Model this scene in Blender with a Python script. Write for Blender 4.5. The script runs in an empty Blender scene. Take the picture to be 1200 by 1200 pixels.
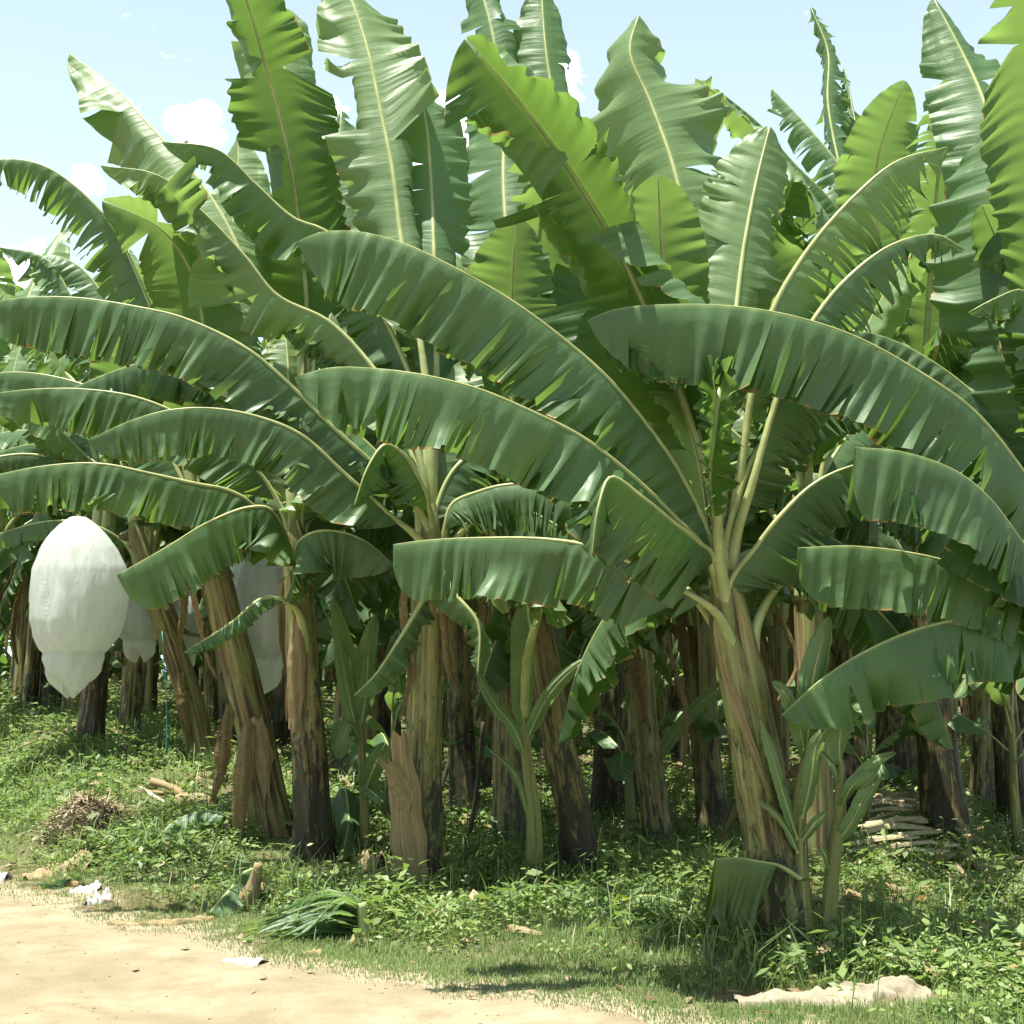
import bpy, math, random
import numpy as np
from mathutils import Vector
rng = np.random.default_rng(7)
random.seed(7)
SC = bpy.context.scene
COL = SC.collection
R = math.radians

# ------------------------------------------------------------------ camera
H, HZ, F = 1.7, 785.0, 1648.0          # eye height, horizon row and focal length in 1200-pixel units
PITCH = math.atan((HZ - 600) / F)
FWD = np.array([0, math.cos(PITCH), math.sin(PITCH)])
UPV = np.array([0, -math.sin(PITCH), math.cos(PITCH)])
CAM = np.array([0, 0, H])


def at(px, py, d):
    return CAM + d * (FWD + (px - 600) / F * np.array([1., 0, 0]) + (600 - py) / F * UPV)


cam = bpy.data.cameras.new('camera')
cam.sensor_width = 36
cam.lens = F / 1200 * 36
cam.clip_end = 2000
camo = bpy.data.objects.new('camera', cam)
COL.objects.link(camo)
camo.location = CAM
camo.rotation_euler = (math.pi / 2 + PITCH, 0, 0)
SC.camera = camo

# ------------------------------------------------------------------ ground shape
EX = [-40, -10, -6.3, -4.15, -2.66, -1.73, -.83, .18, 1.02, 4, 12, 40]
EY = [44, 19, 14.3, 11.4, 9.6, 8.9, 8.1, 7.37, 6.75, 4.7, -1, -21]


def edge(x):
    x = np.asarray(x, float)
    wob = .10 * np.sin(x * 2.3 + 1) + .07 * np.sin(x * 5.1) + .05 * np.sin(x * 11.7 + 2) + .035 * np.sin(x * 23 + .5)
    return np.interp(x, EX, EY) + wob * np.clip(1.5 - np.abs(x) / 20, 0, 1)


def tt(x, y):
    return (y - edge(x)) * .77


def sm(v):
    v = np.clip(v, 0, 1)
    return v * v * (3 - 2 * v)


def zg(x, y):
    x = np.asarray(x, float); y = np.asarray(y, float)
    t = tt(x, y)
    hb = np.interp(x, [-12, -5, -2.5, -1, .5, 3], [1.1, .85, .4, .2, .08, .05])
    z = hb * sm(t / 3.5)
    amp = sm(t / .8)
    n = (np.sin(x * 1.9 + y * .7) * np.sin(y * 2.3 - x * .6) * .05 + np.sin(x * 5.3 + 1) * np.sin(y * 4.7) * .02 + np.sin(x * 11 + y * 3) * np.sin(y * 9.7 - x * 2) * .01)
    rut = -.025 * np.exp(-((t + 1.15) / .25) ** 2) - .025 * np.exp(-((t + 2.9) / .28) ** 2) + .012 * np.sin(x * 3.1 + y) * np.sin(y * 2.2)
    return z + n * amp + np.where(t < 0, rut * sm(-t / .5), 0)


def hit(px, py):
    lo = 3.0
    d = lo
    while d < 80:
        p = at(px, py, d)
        if p[2] <= float(zg(p[0], p[1])):
            return np.array([p[0], p[1], float(zg(p[0], p[1]))]), d
        d += .01
    p = at(px, py, 40)
    return np.array([p[0], p[1], float(zg(p[0], p[1]))]), 40


# ------------------------------------------------------------------ materials
def mat(name):
    m = bpy.data.materials.new(name); m.use_nodes = True
    nt = m.node_tree; nt.nodes.clear()
    return m, nt


def nd(nt, typ, **kw):
    n = nt.nodes.new(typ)
    for k, v in kw.items():
        setattr(n, k, v)
    return n


def lk(nt, a, b):
    nt.links.new(a, b)


def math_n(nt, op, a, b=None, c=None, clamp=False):
    n = nd(nt, 'ShaderNodeMath', operation=op, use_clamp=clamp)
    for i, v in enumerate((a, b, c)):
        if v is None: continue
        if isinstance(v, (int, float)): n.inputs[i].default_value = v
        else: lk(nt, v, n.inputs[i])
    return n.outputs[0]


def mixc(nt, f, a, b, blend='MIX'):
    n = nd(nt, 'ShaderNodeMix', data_type='RGBA', blend_type=blend)
    for s, v in ((n.inputs[0], f), (n.inputs[6], a), (n.inputs[7], b)):
        if isinstance(v, (int, float)): s.default_value = v
        elif isinstance(v, tuple): s.default_value = (*v, 1)
        else: lk(nt, v, s)
    return n.outputs[2]


def ramp(nt, f, stops):
    n = nd(nt, 'ShaderNodeValToRGB')
    e = n.color_ramp.elements
    e[0].position, e[0].color = stops[0][0], (*stops[0][1], 1)
    e[1].position, e[1].color = stops[-1][0], (*stops[-1][1], 1)
    for p, c in stops[1:-1]:
        k = e.new(p); k.color = (*c, 1)
    lk(nt, f, n.inputs[0])
    return n.outputs[0]


def noise(nt, vec, scale, detail=3, rough=.55):
    n = nd(nt, 'ShaderNodeTexNoise')
    n.inputs['Scale'].default_value = scale; n.inputs['Detail'].default_value = detail; n.inputs['Roughness'].default_value = rough
    lk(nt, vec, n.inputs['Vector'])
    return n.outputs['Fac']


def scaled(nt, vec, s, off=None):
    n = nd(nt, 'ShaderNodeMapping')
    lk(nt, vec, n.inputs[0]); n.inputs['Scale'].default_value = s
    if off is not None: lk(nt, off, n.inputs['Location'])
    return n.outputs[0]


def leaf_material(name, dark, lite, under, trans, tw, rough=.36, edge_col=(.30, .20, .07), edge_amt=1.5, veins=True, spec=.5):
    m, nt = mat(name)
    uv = nd(nt, 'ShaderNodeUVMap').outputs[0]
    geo = nd(nt, 'ShaderNodeNewGeometry')
    oi = nd(nt, 'ShaderNodeObjectInfo')
    tc = nd(nt, 'ShaderNodeTexCoord')
    rnd = oi.outputs['Random']
    off = nd(nt, 'ShaderNodeCombineXYZ'); lk(nt, math_n(nt, 'MULTIPLY', rnd, 37.0), off.inputs[0])
    sp = nd(nt, 'ShaderNodeSeparateXYZ'); lk(nt, uv, sp.inputs[0])
    av = math_n(nt, 'ABSOLUTE', sp.outputs[1])
    fine = noise(nt, scaled(nt, uv, (85, 1.3, 1), off.outputs[0]), 1, 2, .6)
    band = noise(nt, scaled(nt, uv, (11, .8, 1), off.outputs[0]), 1, 3, .6)
    blot = noise(nt, scaled(nt, tc.outputs['Object'], (1, 1, 1), off.outputs[0]), 2.2, 4, .6)
    f = math_n(nt, 'MULTIPLY_ADD', band, .75, math_n(nt, 'MULTIPLY_ADD', blot, .55, math_n(nt, 'MULTIPLY_ADD', rnd, .5, -.5)), True)
    c = mixc(nt, f, dark, lite)
    c = mixc(nt, math_n(nt, 'MULTIPLY', math_n(nt, 'SUBTRACT', fine, .46), 1.7, None, True), c, tuple(min(1, v * 1.9) for v in lite))
    c = mixc(nt, geo.outputs['Backfacing'], c, mixc(nt, f, under, tuple(v * 1.25 for v in under)))
    # pale zone along the midrib, dry brown rim with an uneven width, scattered brown flecks
    midf = math_n(nt, 'MULTIPLY', math_n(nt, 'SUBTRACT', .06, av), 12.0, None, True)
    c = mixc(nt, midf, c, (.26, .34, .12))
    en = noise(nt, scaled(nt, uv, (5, 2, 1), off.outputs[0]), 1, 3, .7)
    ef = math_n(nt, 'MULTIPLY', math_n(nt, 'SUBTRACT', math_n(nt, 'MULTIPLY_ADD', math_n(nt, 'SUBTRACT', en, .52), .22 * edge_amt, av), .985), 60.0, None, True)
    c = mixc(nt, ef, c, edge_col)
    fl = noise(nt, scaled(nt, uv, (26, 9, 1), off.outputs[0]), 1, 2, .5)
    c = mixc(nt, math_n(nt, 'MULTIPLY', math_n(nt, 'SUBTRACT', fl, .73), 8.0, None, True), c, edge_col)
    tcol = mixc(nt, ef, mixc(nt, f, trans, tuple(v * 1.2 for v in trans)), edge_col)
    tcol = mixc(nt, math_n(nt, 'MULTIPLY', fine, .5), tcol, tuple(v * .55 for v in trans))
    bs = nd(nt, 'ShaderNodeBsdfPrincipled')
    lk(nt, c, bs.inputs['Base Color'])
    lk(nt, math_n(nt, 'MULTIPLY_ADD', blot, .25, rough - .1), bs.inputs['Roughness'])
    bs.inputs['Specular IOR Level'].default_value = spec
    tr = nd(nt, 'ShaderNodeBsdfTranslucent'); lk(nt, tcol, tr.inputs[0])
    bp = nd(nt, 'ShaderNodeBump'); bp.inputs['Strength'].default_value = .8; bp.inputs['Distance'].default_value = .022
    pleat = noise(nt, scaled(nt, uv, (15, .35, 1), off.outputs[0]), 1, 1, .4)
    pmask = math_n(nt, 'MULTIPLY', math_n(nt, 'MULTIPLY', math_n(nt, 'SUBTRACT', noise(nt, scaled(nt, uv, (1.3, 1, 1), off.outputs[0]), 1, 2, .5), .36, None, True), 6.0, None, True), math_n(nt, 'MULTIPLY_ADD', av, 1.1, .15, True))
    lk(nt, math_n(nt, 'MULTIPLY_ADD', fine, .10, math_n(nt, 'MULTIPLY_ADD', math_n(nt, 'MULTIPLY', pleat, pmask), 1.5, math_n(nt, 'MULTIPLY', band, .35))), bp.inputs['Height'])
    lk(nt, bp.outputs[0], bs.inputs['Normal'])
    mx = nd(nt, 'ShaderNodeMixShader'); mx.inputs[0].default_value = tw
    lk(nt, bs.outputs[0], mx.inputs[1]); lk(nt, tr.outputs[0], mx.inputs[2])
    o = nd(nt, 'ShaderNodeOutputMaterial'); lk(nt, mx.outputs[0], o.inputs[0])
    return m


def simple_material(name, stops, scale=8, rough=.8, stretch=(1, 1, 1), bump=.3, coord='Object', trans=None, tw=.0, spec=.3, detail=5):
    m, nt = mat(name)
    tc = nd(nt, 'ShaderNodeTexCoord')
    v = scaled(nt, tc.outputs[coord], stretch)
    n = noise(nt, v, scale, detail, .62)
    c = ramp(nt, n, stops)
    bs = nd(nt, 'ShaderNodeBsdfPrincipled'); lk(nt, c, bs.inputs['Base Color'])
    bs.inputs['Roughness'].default_value = rough; bs.inputs['Specular IOR Level'].default_value = spec
    if bump:
        bp = nd(nt, 'ShaderNodeBump'); bp.inputs['Strength'].default_value = bump; bp.inputs['Distance'].default_value = .02
        lk(nt, n, bp.inputs['Height']); lk(nt, bp.outputs[0], bs.inputs['Normal'])
    o = nd(nt, 'ShaderNodeOutputMaterial')
    if tw:
        tr = nd(nt, 'ShaderNodeBsdfTranslucent'); tr.inputs[0].default_value = (*trans, 1)
        mx = nd(nt, 'ShaderNodeMixShader'); mx.inputs[0].default_value = tw
        lk(nt, bs.outputs[0], mx.inputs[1]); lk(nt, tr.outputs[0], mx.inputs[2]); lk(nt, mx.outputs[0], o.inputs[0])
    else:
        lk(nt, bs.outputs[0], o.inputs[0])
    return m


M_LEAF = leaf_material('banana_leaf_green', (.010, .037, .007), (.034, .083, .014), (.085, .150, .065), (.23, .40, .065), .36, rough=.41, spec=.32)
M_YOUNG = leaf_material('banana_leaf_young', (.028, .078, .020), (.072, .140, .040), (.14, .215, .09), (.28, .45, .09), .38, rough=.44, spec=.42)
M_DRY = leaf_material('banana_leaf_dry', (.10, .072, .034), (.25, .19, .095), (.22, .17, .09), (.24, .18, .07), .25, rough=.8, edge_amt=.2, spec=.15)
M_YELLOW = leaf_material('banana_leaf_yellowing', (.016, .05, .012), (.05, .105, .02), (.10, .15, .05), (.34, .44, .03), .40, edge_col=(.30, .15, .03), edge_amt=2.2)
M_RIB = simple_material('midrib_pale_green', [(.3, (.22, .26, .09)), (.55, (.33, .37, .15)), (.75, (.42, .43, .20))], 6, .42, (1, 1, 1), .15, spec=.45)
M_DRYRIB = simple_material('midrib_dry', [(.3, (.16, .10, .05)), (.7, (.40, .29, .16))], 14, .8)


def trunk_material(name, green, dark, tan=(.36, .295, .145)):
    m, nt = mat(name)
    uv = nd(nt, 'ShaderNodeUVMap').outputs[0]
    oi = nd(nt, 'ShaderNodeObjectInfo')
    off = nd(nt, 'ShaderNodeCombineXYZ')
    lk(nt, math_n(nt, 'MULTIPLY', oi.outputs['Random'], 53.0), off.inputs[0]); lk(nt, math_n(nt, 'MULTIPLY', oi.outputs['Random'], 17.0), off.inputs[1])
    st = noise(nt, scaled(nt, uv, (22, .8, 1), off.outputs[0]), 1, 5, .62)
    pa = noise(nt, scaled(nt, uv, (8, 1.9, 1), off.outputs[0]), 1, 6, .7)
    bl = noise(nt, scaled(nt, uv, (14, 5, 1), off.outputs[0]), 1, 5, .7)
    sp = nd(nt, 'ShaderNodeSeparateXYZ'); lk(nt, uv, sp.inputs[0])
    brown = ramp(nt, st, [(.28, (.02, .013, .008)), (.42, (.085, .063, .030)), (.55, (.20, .162, .066)), (.72, tan)])
    grn = ramp(nt, st, [(.25, (.05, .055, .02)), (.45, (.16, .17, .055)), (.7, (.27, .27, .10))])
    f = math_n(nt, 'MULTIPLY_ADD', math_n(nt, 'SUBTRACT', pa, .5 - green), 14.0, .5, True)
    c = mixc(nt, f, brown, grn)
    # old black sheath rot, most of it low on the stem, with a ragged outline
    lo = math_n(nt, 'MULTIPLY_ADD', sp.outputs[1], -.11, dark)
    df = math_n(nt, 'MULTIPLY', math_n(nt, 'SUBTRACT', math_n(nt, 'ADD', math_n(nt, 'MULTIPLY_ADD', bl, .55, math_n(nt, 'MULTIPLY', pa, .6)), lo), .70), 13.0, None, True)
    c = mixc(nt, math_n(nt, 'MULTIPLY', df, .9), c, (.016, .013, .010))
    bs = nd(nt, 'ShaderNodeBsdfPrincipled'); lk(nt, c, bs.inputs['Base Color'])
    lk(nt, math_n(nt, 'MULTIPLY_ADD', f, -.25, .78), bs.inputs['Roughness']); bs.inputs['Specular IOR Level'].default_value = .35
    bp = nd(nt, 'ShaderNodeBump'); bp.inputs['Strength'].default_value = .5; bp.inputs['Distance'].default_value = .02
    lk(nt, math_n(nt, 'MULTIPLY_ADD', bl, .5, st), bp.inputs['Height']); lk(nt, bp.outputs[0], bs.inputs['Normal'])
    o = nd(nt, 'ShaderNodeOutputMaterial'); lk(nt, bs.outputs[0], o.inputs[0])
    return m


M_TRUNK = {'green': trunk_material('pseudostem_green', .10, .10), 'mixed': trunk_material('pseudostem_mixed', .015, .21),
           'dark': trunk_material('pseudostem_dark', -.01, .28, (.27, .19, .10)), 'mottled': trunk_material('pseudostem_mottled', .03, .24),
           'tan': trunk_material('pseudostem_tan', -.02, .06, (.42, .34, .165))}


def ground_material(name, stops, scale, patch, pf, edge_blend=None):
    m, nt = mat(name)
    tc = nd(nt, 'ShaderNodeTexCoord'); ob = tc.outputs['Object']
    a = noise(nt, ob, scale, 8, .65); b = noise(nt, ob, .8, 4, .6); g = noise(nt, ob, 60, 3, .7)
    c = ramp(nt, a, stops)
    c = mixc(nt, math_n(nt, 'MULTIPLY_ADD', math_n(nt, 'SUBTRACT', b, .5), 4.0, pf, True), c, patch)
    c = mixc(nt, math_n(nt, 'MULTIPLY', math_n(nt, 'SUBTRACT', g, .62), 5.0, None, True), c, tuple(v * .55 for v in stops[0][1]))
    if edge_blend:
        uvn = nd(nt, 'ShaderNodeUVMap'); sx = nd(nt, 'ShaderNodeSeparateXYZ'); lk(nt, uvn.outputs[0], sx.inputs[0])
        e = math_n(nt, 'MULTIPLY', math_n(nt, 'SUBTRACT', math_n(nt, 'MULTIPLY_ADD', a, 1.6, math_n(nt, 'MULTIPLY', b, .5)), math_n(nt, 'MULTIPLY_ADD', sx.outputs[0], .9, .65)), 4., None, True)
        c = mixc(nt, e, c, ramp(nt, g, [(.3, edge_blend), (.7, tuple(v * 1.25 for v in edge_blend))]))
    bs = nd(nt, 'ShaderNodeBsdfPrincipled'); lk(nt, c, bs.inputs['Base Color'])
    bs.inputs['Roughness'].default_value = .95; bs.inputs['Specular IOR Level'].default_value = .1
    bp = nd(nt, 'ShaderNodeBump'); bp.inputs['Strength'].default_value = .6; bp.inputs['Distance'].default_value = .03
    lk(nt, math_n(nt, 'MULTIPLY_ADD', g, .4, a), bp.inputs['Height']); lk(nt, bp.outputs[0], bs.inputs['Normal'])
    o = nd(nt, 'ShaderNodeOutputMaterial'); lk(nt, bs.outputs[0], o.inputs[0])
    return m


M_SOIL = ground_material('plantation_soil', [(.3, (.075, .062, .032)), (.6, (.15, .125, .065)), (.8, (.26, .21, .12))], 5, (.085, .11, .04), .45, (.25, .205, .14))
M_ROAD = ground_material('dirt_road_sand', [(.28, (.165, .135, .082)), (.5, (.25, .21, .135)), (.75, (.31, .275, .19))], 3, (.19, .16, .098), .3)


def weed_material(name, c0, c1, trans):
    m, nt = mat(name)
    uv = nd(nt, 'ShaderNodeUVMap').outputs[0]
    sp = nd(nt, 'ShaderNodeSeparateXYZ'); lk(nt, uv, sp.inputs[0])
    c = mixc(nt, sp.outputs[0], c0, c1)
    c = mixc(nt, math_n(nt, 'MULTIPLY', math_n(nt, 'SUBTRACT', sp.outputs[1], .93), 14., None, True), c, (.32, .24, .11))
    bs = nd(nt, 'ShaderNodeBsdfPrincipled'); lk(nt, c, bs.inputs['Base Color']); bs.inputs['Roughness'].default_value = .5
    tr = nd(nt, 'ShaderNodeBsdfTranslucent'); tr.inputs[0].default_value = (*trans, 1)
    mx = nd(nt, 'ShaderNodeMixShader'); mx.inputs[0].default_value = .35
    lk(nt, bs.outputs[0], mx.inputs[1]); lk(nt, tr.outputs[0], mx.inputs[2])
    o = nd(nt, 'ShaderNodeOutputMaterial'); lk(nt, mx.outputs[0], o.inputs[0])
    return m


M_WEED = weed_material('weed_leaf', (.08, .145, .042), (.235, .315, .10), (.24, .36, .07))
M_GRASS = weed_material('grass_blade', (.085, .15, .045), (.21, .28, .10), (.26, .38, .09))
M_LITTER = weed_material('dead_leaf_flake', (.16, .10, .045), (.42, .31, .17), (.30, .20, .08))
M_BAG = simple_material('bag_plastic', [(.35, (.62, .65, .62)), (.6, (.76, .78, .75))], 8, .22, (1.5, 1.5, .4), .8, detail=2, trans=(.86, .90, .85), tw=.6, spec=.5)
M_PRINT = simple_material('bag_print', [(.3, (.42, .46, .46)), (.7, (.55, .58, .58))], 30, .6, bump=0)
M_CLOTH = simple_material('sack_cloth', [(.3, (.17, .145, .095)), (.7, (.30, .265, .185))], 9, .9, bump=.5)
M_PAPER = simple_material('white_litter', [(.3, (.28, .27, .24)), (.7, (.48, .48, .46))], 9, .6, bump=.2)
M_STRAW = simple_material('dry_straw', [(.28, (.10, .072, .036)), (.5, (.235, .18, .09)), (.72, (.40, .33, .19))], 1, .85, (1.2, 13, 1), .25, coord='UV')
M_STALK = simple_material('dry_stalk', [(.28, (.20, .16, .085)), (.5, (.38, .32, .18)), (.72, (.50, .45, .28))], 1, .8, (1.5, 4, 1), .2, coord='UV')
M_HAY = simple_material('dry_hay', [(.3, (.16, .12, .07)), (.5, (.27, .22, .13)), (.72, (.44, .37, .24))], 14, .9, (1, 1, 1), .5)
M_STICK = simple_material('weathered_wood', [(.3, (.22, .18, .13)), (.7, (.50, .45, .36))], 12, .85, bump=.4)
M_TWINE = simple_material('teal_twine', [(.3, (.05, .25, .25)), (.7, (.10, .40, .38))], 12, .6, bump=0)


# ------------------------------------------------------------------ mesh helpers
def build(name, V, Fq, material, parent=None, uv=None, smooth=True, loc=None):
    V = np.asarray(V, np.float32).reshape(-1, 3)
    me = bpy.data.meshes.new(name)
    Fq = np.asarray(Fq, np.int32)
    k = Fq.shape[1]; n = len(Fq)
    me.vertices.add(len(V)); me.vertices.foreach_set('co', V.ravel())
    me.loops.add(n * k); me.loops.foreach_set('vertex_index', Fq.ravel())
    me.polygons.add(n); me.polygons.foreach_set('loop_start', np.arange(0, n * k, k, dtype=np.int32))
    me.polygons.foreach_set('loop_total', np.full(n, k, np.int32))
    if uv is not None:
        l = me.uv_layers.new(name='UVMap')
        l.data.foreach_set('uv', np.asarray(uv, np.float32)[Fq.ravel()].ravel())
    me.update(calc_edges=True)
    if smooth: me.polygons.foreach_set('use_smooth', np.ones(n, bool))
    me.materials.append(material)
    o = bpy.data.objects.new(name, me); COL.objects.link(o)
    if parent is not None: o.parent = parent
    if loc is not None: o.location = loc
    return o


def thing(name, label, cat, loc=(0, 0, 0), group=None):
    o = bpy.data.objects.new(name, None); COL.objects.link(o); o.location = loc; o.empty_display_size = .3
    o['label'] = label; o['category'] = cat
    if group: o['group'] = group
    return o


def tag(o, label, cat, group=None):
    o['label'] = label; o['category'] = cat
    if group: o['group'] = group
    return o


def unit(a):
    a = np.asarray(a, float)
    return a / np.maximum(np.linalg.norm(a, axis=-1, keepdims=True), 1e-9)


def spline(P, n):
    P = np.asarray(P, float)
    Q = np.vstack([2 * P[0] - P[1], P, 2 * P[-1] - P[-2]])
    tk = [0.]
    for i in range(1, len(Q)): tk.append(tk[-1] + max(np.linalg.norm(Q[i] - Q[i - 1]), 1e-4) ** .5)
    out = []
    for i in range(1, len(Q) - 2):
        t0, t1, t2, t3 = tk[i - 1:i + 3]; p0, p1, p2, p3 = Q[i - 1:i + 3]
        t = np.linspace(t1, t2, 24, endpoint=False)[:, None]
        A1 = (t1 - t) / (t1 - t0) * p0 + (t - t0) / (t1 - t0) * p1
        A2 = (t2 - t) / (t2 - t1) * p1 + (t - t1) / (t2 - t1) * p2
        A3 = (t3 - t) / (t3 - t2) * p2 + (t - t2) / (t3 - t2) * p3
        B1 = (t2 - t) / (t2 - t0) * A1 + (t - t0) / (t2 - t0) * A2
        B2 = (t3 - t) / (t3 - t1) * A2 + (t - t1) / (t3 - t1) * A3
        out.append((t2 - t) / (t2 - t1) * B1 + (t - t1) / (t2 - t1) * B2)
    C = np.vstack(out + [P[-1:]])
    s = np.concatenate([[0], np.cumsum(np.linalg.norm(np.diff(C, axis=0), axis=1))])
    u = np.linspace(0, s[-1], n)
    return np.stack([np.interp(u, s, C[:, k]) for k in range(3)], 1), s[-1]


def tube(C, rad, sides=8, flat=None, N=None):
    C = np.asarray(C, float); n = len(C)
    T = unit(np.gradient(C, axis=0))
    if N is None:
        N = np.zeros_like(C); ref = np.array([.3, .2, 1.]) if abs(T[0, 2]) < .9 else np.array([1., .3, 0])
        N[0] = unit(ref - ref @ T[0] * T[0])
        for i in range(1, n):
            v = N[i - 1] - (N[i - 1] @ T[i]) * T[i]; N[i] = unit(v)
    B = np.cross(T, N)
    a = np.linspace(0, 2 * np.pi, sides, endpoint=False)
    rad = np.broadcast_to(np.asarray(rad, float), (n,))
    fl = 1. if flat is None else flat
    V = C[:, None] + rad[:, None, None] * (np.cos(a)[None, :, None] * B[:, None] + fl * np.sin(a)[None, :, None] * N[:, None])
    V = V.reshape(-1, 3)
    i, j = np.meshgrid(np.arange(n - 1), np.arange(sides), indexing='ij')
    q = np.stack([i * sides + j, i * sides + (j + 1) % sides, (i + 1) * sides + (j + 1) % sides, (i + 1) * sides + j], -1).reshape(-1, 4)
    # end caps as fans of degenerate-free quads
    V = np.vstack([V, C[:1], C[-1:]]); c0, c1 = n * sides, n * sides + 1
    caps = []
    for k in range(0, sides, 2):
        caps.append([c0, (k + 2) % sides, (k + 1) % sides, k])
        b = (n - 1) * sides
        caps.append([c1, b + k, b + (k + 1) % sides, b + (k + 2) % sides])
    return V, np.vstack([q, caps])


class MB:
    def __init__(self): self.V = []; self.F = []; self.U = []; self.n = 0
    def add(self, V, Fq, U=None):
        V = np.asarray(V, float).reshape(-1, 3)
        self.V.append(V); self.F.append(np.asarray(Fq) + self.n); self.U.append(np.zeros((len(V), 2)) if U is None else U); self.n += len(V)
    def done(self, name, material, parent=None, **kw):
        return build(name, np.vstack(self.V), np.vstack(self.F), material, parent, np.vstack(self.U), **kw)


DOWN = np.array([0, 0, -1.])


def frames(C, ref):
    T = unit(np.gradient(C, axis=0))
    ref = np.asarray(ref, float)
    N = ref[None] - (T @ ref)[:, None] * T
    N = unit(N)
    k = len(C) // 2
    for i in range(k + 1, len(C)):
        if N[i] @ N[i - 1] < -.2: N[i] = -N[i]
    for i in range(k - 1, -1, -1):
        if N[i] @ N[i + 1] < -.2: N[i] = -N[i]
    for _ in range(3):
        N[1:-1] = unit(N[:-2] + 2 * N[1:-1] + N[2:])
    return T, N, np.cross(T, N)


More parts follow.
